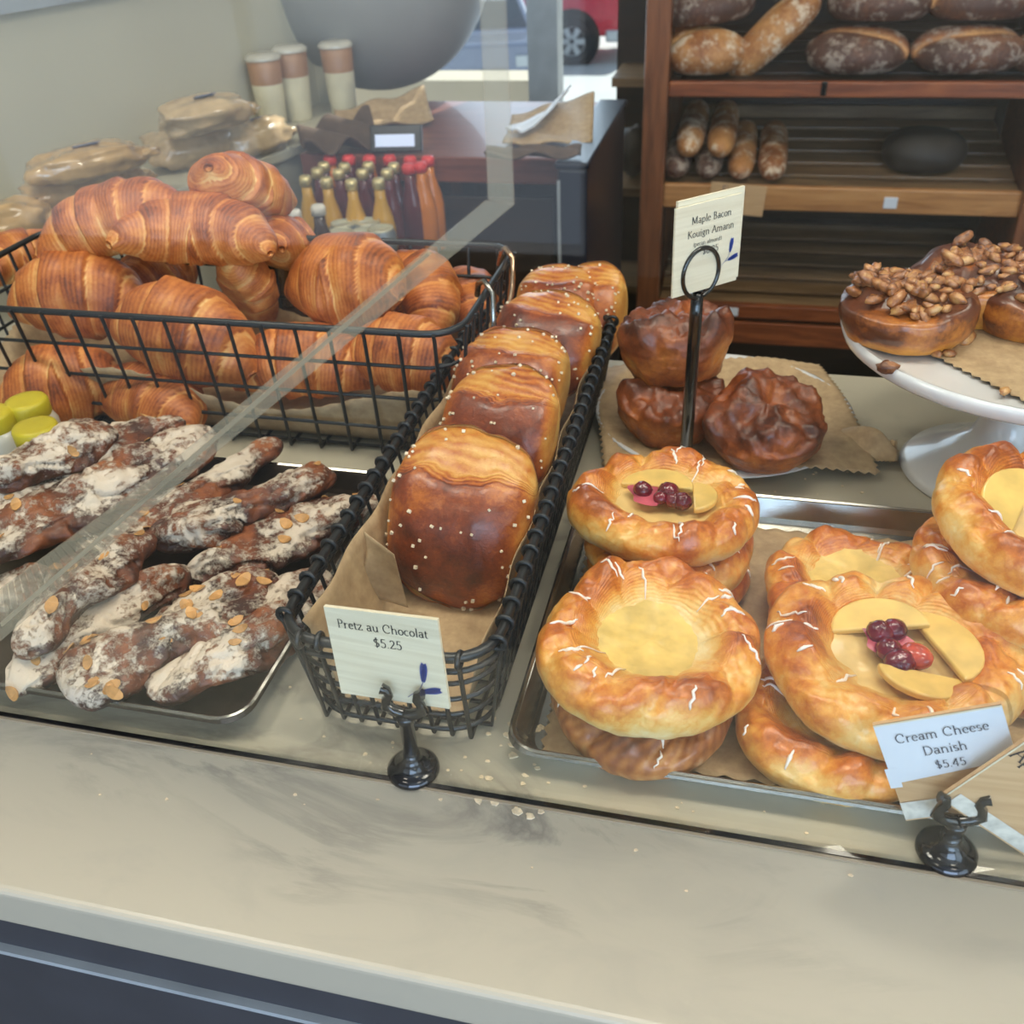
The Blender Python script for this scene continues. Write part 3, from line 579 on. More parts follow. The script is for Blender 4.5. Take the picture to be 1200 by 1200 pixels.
AL = [
 ((-40, 662), (248, 503), .026, .050, .034, 1, 'long floury almond croissant running from the left edge toward the wire basket', 0, 3),
 ((95, 650), (333, 517), .014, .034, .026, 2, 'thin pale-knobbed almond croissant beside the long floury one', 1, 3),
 ((168, 632), (397, 560), .012, .042, .034, 3, 'thick flour-crusted almond croissant nearest the back rim of the dark tray', 0, 3),
 ((215, 668), (450, 590), .003, .044, .028, 4, 'brown almond croissant tucked against the narrow wire basket', 0, 8),
 ((10, 765), (172, 625), .022, .040, .030, 5, 'dark ridged almond croissant under the slanting glass strip', 0, 5),
 ((8, 812), (212, 662), .006, .034, .026, 6, 'narrow white-dusted almond croissant beside the almond-heaped one', 0, 3),
 ((82, 822), (322, 672), .008, .052, .036, 7, 'broad brown almond croissant heaped with flaked almonds', 0, 26),
 ((188, 826), (388, 672), .004, .044, .032, 8, 'whitish almond croissant at the front right corner of the dark tray', 0, 3),
 ((-30, 618), (92, 556), .030, .036, .026, 9, 'small brown almond croissant end at the left edge', 0, 2),
 ((-20, 560), (140, 508), .052, .036, .030, 10, 'pale tan almond croissant near the yellow-lidded jars', 0, 2),
 ((60, 566), (215, 492), .036, .034, .028, 11, 'smooth reddish almond croissant below the croissant basket', 0, 1),
 ((-30, 585), (40, 572), .020, .030, .026, 12, 'darkest small almond croissant half cut by the left edge', 0, 1),
 ((-60, 742), (60, 668), .004, .040, .026, 13, 'almond croissant mostly hidden low at the left edge', 0, 2),
]
for a in AL: almond(a[0], a[1], a[2], a[3], a[4], a[5], a[6], a[7], a[8])
# ================================================================== WIRE BASKETS
def basket(name, label, x0, x1, y0, y1, h, rc, rim_r, wr, nx, ny, levels, loops=False, taper=.012, double=False):
    cx, cy = (x0+x1)/2, (y0+y1)/2; hw, hd = (x1-x0)/2, (y1-y0)/2; t = thing(name, label, 'basket', (cx, cy, CT+.002))
    def ringpts(z, n=6):
        k = z/h; ox = -taper*(1-k); P = []; r = rc
        for (sx, sy, a0) in ((1, 1, 0), (-1, 1, 90), (-1, -1, 180), (1, -1, 270)):
            for i in range(n+1): a = R_(a0+90/n*i); P.append(Vector(((hw+ox-r)*sx+r*math.cos(a), (hd+ox-r)*sy+r*math.sin(a), z)))
        return P
    o = link('rim_wire', MB().tube(ringpts(h), rim_r, 8, True).me('rim_wire'), 'wire', t); smooth_by_angle(o, 60)
    if double: smooth_by_angle(link('rim_wire', MB().tube([Vector((p.x*1.012, p.y*1.004, p.z-.009)) for p in ringpts(h)], rim_r*.6, 8, True).me('rim_wire'), 'wire', t), 60)
    for z in levels: smooth_by_angle(link('side_wire', MB().tube(ringpts(z), wr, 6, True).me('side_wire'), 'wire', t), 60)
    b = wr; lp = MB().tube([(math.cos(R_(a))*(rim_r+wr), 0, math.sin(R_(a))*(rim_r+wr)) for a in range(0, 360, 30)], wr*1.05, 6, True).me('wire_loop'); lp.polygons.foreach_set('use_smooth', [True]*len(lp.polygons))
    mx = hw-rc*.6; my = hd-rc*.6; rr = rim_r+wr
    for i in range(nx):                     # wires running front to back
        x = -mx+2*mx*i/(nx-1); P = [(x, -hd-rr*.6, h+.001), (x, -hd-rr*.3, h-.006), (x*.985, -hd+taper, b), (x*.985, hd-taper, b), (x, hd+rr*.3, h-.006), (x, hd+rr*.6, h+.001)]
        smooth_by_angle(link('cross_wire', MB().tube(P, wr, 6).me('cross_wire'), 'wire', t), 80)
        if loops:
            for s in (-1, 1): link('wire_loop', lp, 'wire', t, (x, s*hd, h), (0, 0, R_(90)))
    for i in range(ny):
        y = -my+2*my*i/(ny-1); P = [(-hw-rr*.6, y, h+.001), (-hw-rr*.3, y, h-.006), (-hw+taper, y*.985, b), (hw-taper, y*.985, b), (hw+rr*.3, y, h-.006), (hw+rr*.6, y, h+.001)]
        smooth_by_angle(link('long_wire', MB().tube(P, wr, 6).me('long_wire'), 'wire', t), 80)
        if loops:
            for s in (-1, 1): link('wire_loop', lp, 'wire', t, (s*hw, y, h))
    return t
B1 = basket('wire_basket', 'large dark wire basket heaped with plain croissants', -.700, -.205, .632, .830, .118, .03, .0030, .0017, 17, 8, [.028, .058, .088], taper=.010)
# hanging wire hooks on its right end
hk = MB().tube([(.236, .078, .108), (.240, .074, .122), (.246, .066, .128), (.254, .058, .122), (.255, .046, .10), (.252, .020, .06), (.250, .005, .035)], .0028, 8).me('bail_handle', True)
link('bail_handle', hk, 'copper', B1, label='bright copper-toned hooked handle')
hk = MB().tube([(.236, .0, .110), (.239, -.004, .122), (.246, -.010, .127), (.254, -.016, .120), (.255, -.022, .09), (.253, -.030, .055)], .0026, 8).me('bail_handle', True)
link('bail_handle', hk, 'steel', B1, label='bright hooked handle')
B2 = basket('wire_basket', 'long narrow dark wire basket of pretzel pastries behind the price card', -.232, -.108, .343, .800, .07, .028, .0030, .0015, 9, 27, [.006, .020, .034, .048], loops=True, taper=.008, double=True)
# paper linings
def vee(x0, x1, h):                         # a sheet that rises along both long sides
    def fn(U, V, X, Y, Z):
        w = x1-x0; t = (U+1)/2; xx = x0+.009+(w-.018)*t; zz = Z+h*np.clip(np.abs(U)-.72, 0, 1)**1.0/.28; return xx+.0016*np.sin(V*17+U*3)*np.abs(U), Y, zz
    return fn
parchment('baking_paper', 'brown paper lining the narrow pretzel basket, one corner folded up', -.17, .575, CT+.0045, .11, .42, 0, .001, 5, fn=vee(-.232, -.108, .060))
u_, v_ = np.meshgrid(np.linspace(0, 1, 16), np.linspace(0, 1, 16), indexing='ij'); q_ = [np.array(at(*a)) for a in ((404, 690, CT+.030), (478, 712, CT+.010), (424, 624, CT+.066), (462, 652, CT+.058))]
P_ = (1-u_)[..., None]*((1-v_)[..., None]*q_[0]+v_[..., None]*q_[2])+u_[..., None]*((1-v_)[..., None]*q_[1]+v_[..., None]*q_[3]); P_[..., 0] += .008*np.sin(v_*3)*(1-u_); P_[..., 2] += .0012*((np.arange(16) % 2)*2-1)*(v_ > .99)
c_ = P_.mean((0, 1)); fc = link('folded_paper', gridmesh('folded_paper', P_-c_, False, False), 'paper', None, Vector(c_)); fc.modifiers.new('thickness', 'SOLIDIFY').thickness = .0004
tag(fc, 'folded brown paper flap standing up beside the front pretzel pastry', 'baking paper')
def box_fn(x0, x1, y0, y1, h):
    def fn(U, V, X, Y, Z): return X, Y, Z+h*(np.clip(np.maximum(np.abs(U), np.abs(V))-.86, 0, 1)/.14)*(.75+.25*np.sin(U*5+V*3))
    return fn
parchment('baking_paper', 'brown paper lining the large croissant basket', -.45, .731, CT+.005, .470, .172, 0, .001, 6, fn=box_fn(-.63, -.215, .64, .82, .058))
# ================================================================== PLAIN CROISSANTS
cms = [croissant_mesh(21, .150, .037, 1.5), croissant_mesh(22, .135, .041, 1.1, 2.6), croissant_mesh(23, .150, .034, 2.0, 3.2), croissant_mesh(24, .12, .042, .9, 2.4)]
for m_ in cms: m_.materials.append(MT['croissant'])
CR = [  # pixel, height of its centre, mesh, rotation, scale, label
 ((130, 258), .155, 0, (10, -14, 18), 1.05, 'pale golden croissant at the top left of the basket heap'),
 ((232, 268), .150, 2, (6, 6, 14), 1.12, 'big croissant lying across the top of the basket heap'),
 ((288, 222), .165, 1, (-20, 30, 75), .95, 'croissant standing up behind the top of the heap'),
 ((92, 352), .092, 1, (62, 0, 12), 1.02, 'upright round-backed croissant at the left behind the basket rim'),
 ((216, 398), .078, 1, (66, 10, -6), 1.10, 'wide upright croissant in the middle front of the basket'),
 ((294, 338), .090, 3, (0, 70, 60), .72, 'small croissant seen end-on in the dark gap'),
 ((405, 338), .098, 3, (34, -6, -10), 1.08, 'large ridged croissant at the top right of the heap'),
 ((488, 340), .085, 2, (30, 16, -50), .95, 'darker croissant crossed by the glass strip'),
 ((474, 424), .058, 1, (60, 0, -8), .86, 'round-topped croissant at the right front corner of the basket'),
 ((355, 428), .050, 0, (50, 0, 10), .95, 'low croissant in the front row under the large ridged one'),
 ((342, 292), .105, 3, (15, 20, 100), .8, 'croissant peeking out behind the large ridged one'),
 ((545, 352), .062, 0, (20, 0, -60), .85, 'croissant by the copper-toned basket handle'),
 ((75, 458), .035, 3, (30, 0, 30), .95, 'lowest croissant at the left end of the basket'),
 ((175, 470), .030, 0, (20, 0, -20), .95, 'lowest croissant below the wide upright one'),
 ((190, 330), .075, 3, (10, 0, 80), .85, 'shaded croissant under the big crosswise one'),
 ((20, 300), .085, 2, (10, 0, 60), .9, 'croissant at the far left end of the heap'),
]
for (px, zc, mi, rot, s, lab) in CR:
    me = cms[mi]; p = at(px[0], px[1], CT+zc); e = Euler([R_(a) for a in rot]); c0 = e.to_matrix() @ Vector((0, -.006, .026*s))
    t = tag(link('croissant', me, None, None, p-c0, e), lab, 'croissant', 'plain croissants in the large basket'); t.scale = (s, s, s)
# ================================================================== PRETZEL PASTRIES
PZ = [((545, 605), .052, (.098, .122, .060), (58, 4, -4), 31, 'nearest glossy dark pretzel pastry standing in the narrow basket'),
      ((588, 505), .066, (.088, .100, .044), (50, -4, -10), 32, 'golden pretzel pastry just behind the nearest one'),
      ((600, 455), .066, (.092, .100, .052), (46, 0, -6), 33, 'salt-speckled pretzel pastry in the middle of the narrow basket'),
      ((640, 405), .070, (.092, .098, .050), (44, 4, -12), 34, 'pretzel pastry with a golden top and reddish side, fourth from the front'),
      ((655, 365), .068, (.080, .090, .046), (44, 0, 6), 35, 'striped pretzel pastry second from the back'),
      ((692, 368), .062, (.070, .095, .046), (58, -6, -14), 36, 'rearmost pretzel pastry at the back end of the narrow basket')]
for (px, zc, (W, L, H), rot, seed, lab) in PZ:
    p = at(px[0], px[1], CT+zc); e = Euler([R_(a) for a in rot]); c0 = e.to_matrix() @ Vector((0, 0, H*.5))
    t = thing('pretzel_pastry', lab, 'pastry', p-c0, e, 'pretzel pastries in the narrow basket'); me = pretz_mesh(seed, W, L, H); link('crust', me, 'pretz', t)
    rs = random.Random(seed); mb = MB(); cand = [v for v in me.vertices if v.normal.z > .35]
    for k in range(46):
        v = rs.choice(cand); s = rs.uniform(.0006, .0011); c = v.co+v.normal*s*.7; mb.box(-s, s, -s, s, -s, s, Matrix.Translation(c) @ Euler((rs.random()*3, rs.random()*3, 0)).to_matrix().to_4x4())
    link('coarse_salt', mb.me('coarse_salt'), 'salt', t, kind='stuff')
# ================================================================== DANISHES
def drizzle(parent, me, seed, n=6, nu=66, nv=160):
    rs = random.Random(seed); mb = MB(); V = me.vertices
    for k in range(n*2):
        j = rs.uniform(0, nv); ia = rs.randint(34, 50); ln = rs.randint(5, 13); dj = rs.uniform(-.35, .35); pp = []
        for i in range(ia, min(nu-6, ia+ln)):
            v = V[i*nv+int(j+dj*(i-ia)) % nv]; q = v.co+v.normal*.0003
            if not pp or (q-pp[-1]).length > .0008: pp.append(q)
        m = len(pp); wd = rs.uniform(.0005, .0012)
        if m > 3: mb.tube(pp, [.0002+wd*math.sin(math.pi*(q+.5)/m)*rs.uniform(.7, 1.2) for q in range(m)], 6)
    if mb.V: link('icing_drizzle', mb.me('icing_drizzle', True), 'icing', parent)
berry_m = blob_mesh(5, .0065, .006, .0055, .12, 5); apple_m = None
def danish(px, z, R, H, seed, label, top='plain', tilt=(0, 0, 0), mat='danish', nb=9, pr=None, iced=7, group='danish pastries on the steel tray', dip=.45):
    p = at(px[0], px[1], CT+z+H*.6); t = thing('danish_pastry', label, 'pastry', (p.x, p.y, CT+z), [R_(a) for a in tilt], group)
    me = danish_mesh(seed, R, H, nb, dip=dip); link('crust', me, mat, t); 
    if iced: drizzle(t, me, seed, iced)
    zf = H*dip
    if top in ('cream', 'fruit'):
        nu, nv = 14, 48; rr = np.linspace(0, 1, nu)[:, None]; th = np.linspace(0, 2*np.pi, nv, endpoint=False)[None, :]; ir = R*(.73 if top == 'cream' else .68)
        B = np.stack([rr*np.cos(th), rr*np.sin(th), 0*rr*th], -1); n1 = fbm(B, 3, seed+1); rad = ir*rr*(1+.10*np.sin(3*th+seed)*rr+.06*np.sin(5*th))
        Z = zf+.0062+.0045*n1*(1-rr**2)+.004*rr**3; P = np.stack([rad*np.cos(th), rad*np.sin(th), Z], -1); link('cream_filling', gridmesh('cream_filling', P), 'cream' if top == 'cream' else 'fruitcream', t)
    if top == 'fruit':
        a0 = pr['apples']
        for k, (ax, ay, s, rz, mt) in enumerate(a0):      # half-moon apple slices
            V = []; n = 14; poly = [(math.cos(R_(180*i/n))*.0245*s, math.sin(R_(180*i/n))*.020*s, 0) for i in range(n+1)]
            o = link('apple_slice', MB().prism(poly, (0, 0, .0045)).me('apple_slice'), 'apple', t, (ax, ay, zf+.0095+.0006*k), (R_(6), R_(-6), R_(rz))); bevel(o, .0014, 3)
        for k, (bx, by, s, red) in enumerate(pr['berries']):
            me_b = berry_m if not red else blob_mesh(9, .0075, .0065, .0055, .06, 3); o = link('berry', me_b if red else berry_m.copy(), 'redberry' if red else 'berry', t, (bx, by, zf+.0145), (0, R_(10), k), label='pale red berry' if red else None); o.scale = (s, s, s)
        J = gridmesh('juice_stain', np.stack([(rr*.015*(1+.3*np.sin(3*th)))*np.cos(th), (rr*.012)*np.sin(th), 0*rr*th+.0], -1)); link('juice_stain', J, 'juice', t, (pr['berries'][0][0]+.006, pr['berries'][0][1]-.002, zf+.0128), label='pink berry juice stain')
    return t
# stack at the back left
danish((783, 668), .002, .052, .022, 41, 'bottom danish of the raspberry-topped stack', mat='danish', iced=4)
danish((782, 640), .021, .054, .024, 42, 'middle danish of the raspberry-topped stack', mat='danish', iced=6)
danish((778, 592), .043, .0600, .029, 43, 'raspberry and apple danish on top of the back left stack', 'fruit', (-2, 0, -15), pr=dict(apples=[(-.008, .006, 1.0, 8, 0), (.018, .004, .8, -70, 0)], berries=[(-.014, -.004, 1, 0), (.002, .001, 1.15, 0), (.008, -.007, .9, 0), (.014, -.006, 1.05, 0), (.0, -.008, .8, 0)]), iced=9)
# stack at the front left
danish((752, 808), .002, .056, .030, 44, 'dark glazed danish under the big custard danish', tilt=(0, 0, 20), mat='danishdark', nb=5, iced=9)
danish((758, 752), .033, .0635, .032, 45, 'big custard danish on the front left stack, uneven puffy rim', 'cream', (1, 5, 10), iced=10, nb=8)
# custard danish at the back middle
danish((1008, 740), .002, .056, .024, 51, 'plain danish hidden beneath the flat custard danish', iced=2)
danish((1008, 694), .020, .0590, .023, 46, 'flat custard danish behind the large berry danish', 'cream', (-3, 0, 40), iced=6, nb=10)
# large berry danish in front and those under it
danish((982, 836), .002, .058, .027, 47, 'plain golden danish sticking out beneath the large berry danish', tilt=(0, 0, 50), nb=6, iced=5)
danish((1044, 768), .029, .0668, .032, 48, 'large danish with five berries and pale apple slices', 'fruit', (2, 4, -28), pr=dict(apples=[(-.012, .008, 1.1, 40, 0), (.016, .014, 1.15, -38, 0), (.018, -.010, .95, -150, 0)], berries=[(-.011, .003, 1.15, 0), (-.006, .010, 1.1, 0), (-.002, -.006, 1.15, 0), (.011, -.001, 1.2, 1), (.006, -.011, 1.3, 0)]), iced=9, nb=9)
# stack at the right edge
danish((1205, 755), .002, .056, .026, 53, 'bottom danish of the stack cut by the right edge', mat='danishdark', iced=3)
danish((1196, 715), .023, .058, .026, 49, 'third danish down in the stack at the right edge', mat='danish', iced=6)
danish((1200, 668), .047, .060, .028, 50, 'glazed danish under the top one at the right edge', mat='danish', iced=8, tilt=(0, -6, 0))
danish((1222, 608), .073, .062, .030, 54, 'top danish of the tall stack cut by the right edge', 'fruit', (8, 6, 10), pr=dict(apples=[(-.016, .004, 1.2, 60, 0)], berries=[(.012, -.002, 1, 0)]), iced=6)
# ================================================================== KOUIGN AMANN PLATE
pc = at(850, 508, CT+.01)
plt_ = tag(link('plate', MB().lathe([(0, .004), (.062, .004), (.075, .006), (.108, .013), (.110, .0145), (.108, .015), (.075, .0085), (.06, .0065), (0, .0065)], 64).me('plate', True), 'white', None, (-.005, .742, CT)), 'round white plate under brown paper and caramelised pastries', 'plate')
def pf(U, V, X, Y, Z):
    r = np.hypot(X+.005, Y-.742); return X, Y, Z+.10*np.clip(r-.065, 0, .045)+np.clip(r-.108, 0, 1)*-.25
parchment('baking_paper', 'crumpled brown paper on the white plate under the caramelised pastries', -.005, .742, CT+.0085, .215, .195, R_(12), .0022, 9, fn=pf)
def ptail(U, V, X, Y, Z): return X, Y, Z+.010*(1+np.sin(U*4+V*2))*(.6+.4*np.cos(V*3))+.003*vnoise(np.stack([X, Y, 0*X], -1), 60, 2)
parchment('baking_paper', 'twisted scrap of brown paper trailing off the plate toward the cake stand', .098, .710, CT+.003, .075, .042, R_(-6), .002, 12, fn=ptail)
def kouign(px, z, R, H, seed, label, tilt):
    p = at(px[0], px[1], CT+z+H*.5); e = Euler([R_(a) for a in tilt]); t = tag(link('kouign_amann', kouign_mesh(seed, R, H), 'kouign', None, (p.x, p.y, CT+z), e), label, 'pastry', 'caramelised pastries on the white plate')
kouign((786, 476), .012, .0425, .048, 61, 'lower caramelised pastry carrying another on top', (0, 0, 30))
kouign((796, 402), .056, .0445, .056, 62, 'caramelised pastry on top, right behind the tall black ring stand', (-8, 4, 80))
kouign((896, 490), .014, .0440, .054, 63, 'caramelised pastry alone at the right of the plate, craggy tilted top', (-14, -12, 140))
# ================================================================== CAKE STAND
CS = Vector((.208, .697, CT)); cs = thing('cake_stand', 'white round pedestal cake stand holding the pecan buns', 'cake stand', CS)
link('plate', MB().lathe([(0, .106), (.10, .107), (.126, .110), (.131, .114), (.133, .120), (.131, .124), (.127, .1215), (.12, .1195), (0, .1195)], 72).me('plate', True), 'white', cs)
link('pedestal', MB().lathe([(0, .0), (.068, .0), (.070, .003), (.066, .008), (.045, .018), (.024, .034), (.017, .055), (.018, .075), (.030, .095), (.055, .1065)], 56).me('pedestal', True), 'white', cs)
def cf(U, V, X, Y, Z):
    r = np.hypot(X-CS.x, Y-CS.y); return X, Y, Z-np.clip(r-.131, 0, 1)*.55
parchment('baking_paper', 'square of brown paper draped over the cake stand edge', CS.x+.018, CS.y-.008, CT+.1212, .200, .200, R_(38), .0008, 15, fn=cf)
pec = [blob_mesh(70+k, .0050+.0012*(k % 3), .0034, .0028, .45, 3, 9, 12) for k in range(4)]
for m_ in pec: m_.materials.append(MT['pecan'])
def pecan_bun(px, z, seed, label, R=.047, H=.037, n=90):
    p = at(px[0], px[1], CT+z+H*.5); t = thing('pecan_bun', label, 'pastry', (p.x, p.y, CT+z), (0, 0, seed), 'pecan buns on the cake stand'); me = bun_mesh(seed, R, H); link('bun', me, 'pecanroll', t)
    rs = random.Random(seed); vs = [v for v in me.vertices if v.co.z > H*.72 and math.hypot(v.co.x+.008, v.co.y-.01) < R*.85]
    for k in range(n):
        v = rs.choice(vs); o = link('pecan_piece', rs.choice(pec), None, t, v.co+Vector((rs.uniform(-.003, .003), rs.uniform(-.003, .003), rs.uniform(.0005, .005))), (rs.uniform(-.6, .6), rs.uniform(-.6, .6), rs.uniform(0, 6))); s = rs.uniform(.7, 1.35); o.scale = (s, s, s)
pecan_bun((1062, 362), .122, 71, 'nearest pecan bun at the left edge of the cake stand')
pecan_bun((1142, 332), .122, 72, 'pecan bun behind the nearest one on the cake stand', .047, .040)
pecan_bun((1216, 350), .122, 73, 'pecan bun at the right cut by the picture edge', .047, .038)
for i, (px, s) in enumerate([((1040, 430), 1.5), ((1132, 396), 1.6), ((1095, 412), 1.1), ((1112, 414), .9), ((1178, 458), .9)]):
    p = at(*px, CT+.124); o = link('pecan_crumb', pec[i % 4], None, None, p, (0, 0, i)); o.scale = (s, s, s)
    tag(o, ['single pecan half on the bare white rim of the stand', 'clump of pecan fallen beside the middle pecan bun', 'dark nut crumb on the paper before the nearest bun', 'small nut crumb on the stand paper', 'thin brown crumb on the paper near the drip edge'][i], 'nut')
# ================================================================== PRICE STANDS
def bez(pts, n=10):
    return pts
def clip_stand(px, label, h, tilt=0):
    p = at(px[0], px[1], CT); t = thing('card_holder', label, 'card holder', (p.x, p.y, CT), (0, 0, R_(tilt)))
    link('base', MB().lathe([(0, .0), (.0140, .0), (.0148, .0015), (.0144, .0035), (.0120, .0055), (.0092, .0064), (.0088, .0082), (.0064, .0098), (.005, .013), (.0042, .017), (0, .017)], 40).me('base', True), 'black', t)
    link('pole', MB().lathe([(0, .012), (.0042, .012), (.0040, h-.006), (.0050, h-.005), (.0050, h-.001), (0, h)], 24).me('pole', True), 'black', t)
    mb = MB()
    for s in (-1, 1): mb.tube([(s*.001, 0, h), (s*.006, 0, h+.001), (s*.0105, 0, h+.004), (s*.0095, 0, h+.009), (s*.0075, 0, h+.012), (s*.0085, 0, h+.0155), (s*.0115, 0, h+.0165)], [.003, .0032, .0032, .0026, .0024, .0026, .0032], 8)
    smooth_by_angle(link('clip', mb.me('clip'), 'black', t), 60); return t
s1 = clip_stand((485, 903), 'short black post holding the pretzel price card', .046)
yc = s1.location.y+.007
BL, BR, TL = [aty(px, py, yy) for px, py, yy in ((400, 812, yc), (527, 831, yc-.004), (380, 711, yc+.006))]
c1 = Card(BL, BR, TL, loc=(BL+BR)/2); tag(c1.body, 'birch price card reading Pretz au Chocolat at five twenty-five', 'price card')
k = c1.w; c1.text([('Pretz au Chocolat', .50*k, c1.h*.79, .115*k), ('$5.25', .53*k, c1.h*.62, .125*k)]); c1.sprig(.80*k, c1.h*.17, .30*k)
s2 = clip_stand((1108, 1000), 'squat black holder at the right front holding two overlapping cards', .026, 8)
yc = s2.location.y+.0055
BL, BR, TL = [aty(px, py, yy) for px, py, yy in ((1062, 962, yc), (1208, 944, yc+.002), (1022, 850, yc+.008))]
c2 = Card(BL, BR, TL, mat='tan_card', loc=(BL+BR)/2); tag(c2.body, 'tan card with white label reading Cream Cheese Danish at five forty-five', 'price card')
k = c2.w; hh = c2.h
lab = c2.flat('white_label', [(0, hh*.40), (k*.02, hh*.40), (k, hh*.48), (k, hh*.985), (0, hh*.985)], [(0, 1, 2, 3, 4)], 'whitepaper', .0003)
c2.flat('label_strip', [(-.03*k, hh*.36), (.07*k, hh*.36), (.07*k, hh*.56), (-.03*k, hh*.56)], [(0, 1, 2, 3)], 'whitepaper', .0005); c2.flat('label_edge', [(0, hh*.985), (k, hh*.985), (k, hh), (0, hh)], [(0, 1, 2, 3)], 'card', .0006)
c2.text([('Cream Cheese', .50*k, hh*.80, .128*k), ('Danish', .49*k, hh*.645, .128*k), ('$5.45', .50*k, hh*.50, .118*k)], 'textgrey')
for ch in c2.body.children:
    if ch.name.startswith('lettering'): ch.location = c2.n*.0006
c2.flat('tape', [(0, hh*.02), (k*.36, hh*.02), (k*.36, hh*.20), (0, hh*.20)], [(0, 1, 2, 3)], 'tape', .0005)
yc -= .005
BL, BR, TL = [aty(px, py, yy) for px, py, yy in ((1100, 936, yc), (1230, 1022, yc), (1208, 862, yc+.004))]
c3 = Card(BL, BR, TL, mat='tan_card', loc=(BL+BR)/2, square=.25); tag(c3.body, 'tilted tan card clipped in front, lettering starting Ap', 'price card')
c3.flat('card_edge', [(0, 0), (.0009, 0), (.0009, c3.h), (0, c3.h)], [(0, 1, 2, 3)], 'card', .0005)
c3.flat('tape', [(c3.w*.06, c3.h*.02), (c3.w*.95, c3.h*.02), (c3.w*.95, c3.h*.17), (c3.w*.06, c3.h*.17)], [(0, 1, 2, 3)], 'tape', .0004); c3.text([('Ap', .11*c3.w, c3.h*.74, .16*c3.w)], 'text')
# tall ring stand
rb_ = at(801, 566, CT); rs_ = thing('ring_card_stand', 'tall slim black ring stand rising in front of the caramelised pastries', 'card holder', (rb_.x, rb_.y, CT))
ztop = aty(829, 345, rb_.y).z-CT
link('base', MB().lathe([(0, 0), (.019, 0), (.020, .002), (.018, .005), (.010, .008), (.006, .012), (0, .013)], 40).me('base', True), 'black', rs_)
link('pole', MB().lathe([(0, .004), (.0050, .004), (.0046, ztop*.9), (.0042, ztop), (0, ztop+.001)], 20).me('pole', True), 'black', rs_)
e1, e2 = at(807, 322, CT+ztop+.013), at(852, 316, CT+ztop+.013); rr = .0158
zb = aty(829, 340, rb_.y).z; _a, _b = at(792, 352, zb), at(867, 330, zb); rd = Vector((_b.x-_a.x, _b.y-_a.y, 0)).normalized(); rn = Vector((rd.y, -rd.x, 0))*.002; mb = MB(); mb.tube([rd*(rr*math.cos(R_(a)))+Vector((0, 0, ztop+rr+rr*1.12*math.sin(R_(a))))+rn for a in range(0, 360, 12)], .0017, 8, True)
mb.tube([rd*-.007+Vector((0, .004, ztop+.008)), rd*-.003+Vector((0, .002, ztop+.002)), rd*.003+Vector((0, 0, ztop+.002)), rd*.008+Vector((0, 0, ztop+.007))], .002, 8)
smooth_by_angle(link('ring', mb.me('ring'), 'black', rs_), 60)
zb = aty(829, 340, rb_.y).z; BL, BR = at(792, 352, zb), at(867, 330, zb); e1, e2 = BR-BL, Vector((0, 0, 1)); cd = Vector((e1.x, e1.y, 0)).normalized(); cn = Vector((-cd.y, cd.x, 0)); BL, BR = BL+cn*.004, BR+cn*.004; TL = BL+Vector((0, .002, .061))
c4b = Card(BL+Vector((.001, .004, .001)), BR+Vector((.001, .004, .001)), TL+Vector((.001, .004, .0035)), loc=(BL+BR)/2); tag(c4b.body, 'spare birch card tucked behind the Maple Bacon card', 'price card')
c4 = Card(BL, BR, TL, t=.0015, loc=(BL+BR)/2); tag(c4.body, 'birch price card reading Maple Bacon Kouign Amann in the ring stand', 'price card')
k = c4.w; hh = c4.h; c4.text([('Maple Bacon', .54*k, hh*.79, .118*k), ('Kouign Amann', .54*k, hh*.64, .118*k), ('(pecan almond)', .50*k, hh*.535, .072*k), ('$6.25', .55*k, hh*.42, .12*k)]); c4.sprig(.86*k, hh*.28, .26*k)
# ================================================================== LOOSE CRUMBS
rs = random.Random(4); mb = MB()
zones = [((560, 830), (640, 960), 34, .0028), ((420, 860), (620, 940), 22, .0018), ((640, 890), (1000, 960), 14, .0012), ((900, 540), (1060, 590), 12, .0014), ((40, 880), (560, 1010), 6, .0012), ((560, 960), (1000, 1060), 5, .0012), ((330, 780), (480, 880), 10, .0012)]
for (a, b, n, s0) in zones:
    for i in range(n):
        p = at(rs.uniform(a[0], b[0]), rs.uniform(a[1], b[1]), CT); s = s0*rs.uniform(.4, 1.2)
        if abs(p.y-YG-.003) < .006: continue
        poly = [(p.x+s*rs.uniform(.6, 1.2)*math.cos(q), p.y+s*rs.uniform(.5, 1)*math.sin(q), CT+.0002) for q in [0, 1, 2, 3, 4.1, 5.2]]; mb.prism(poly, (0, 0, s*.35))
tag(link('pastry_crumbs', mb.me('pastry_crumbs'), 'crumb'), 'loose pale pastry flakes scattered on the marble around the baskets', 'crumbs', kind='stuff')
# ================================================================== YELLOW LIDDED JARS: caps reflected in the pane, built as solid jars
for i, (px, z, lab) in enumerate([((40, 500), .080, 'yellow-lidded jar nearest the almond croissants'), ((30, 470), .080, 'yellow-lidded jar behind the nearest one by the croissant basket'), ((-12, 485), .080, 'yellow-lidded jar cut by the left edge')]):
    p = at(*px, CT+z); t = thing('jar', lab, 'jar', (p.x, p.y, CT+.001), group='yellow-lidded jars')
    link('glass_body', MB().lathe([(0, 0), (.018, 0), (.019, .004), (.019, z-.02), (.015, z-.012), (0, z-.012)], 24).me('glass_body', True), 'cuplid', t); link('lid', MB().lathe([(.0155, z-.014), (.0165, z-.012), (.0165, z-.002), (.0155, z), (.012, z+.0005), (0, z)], 24).me('lid', True), 'lidyellow', t)
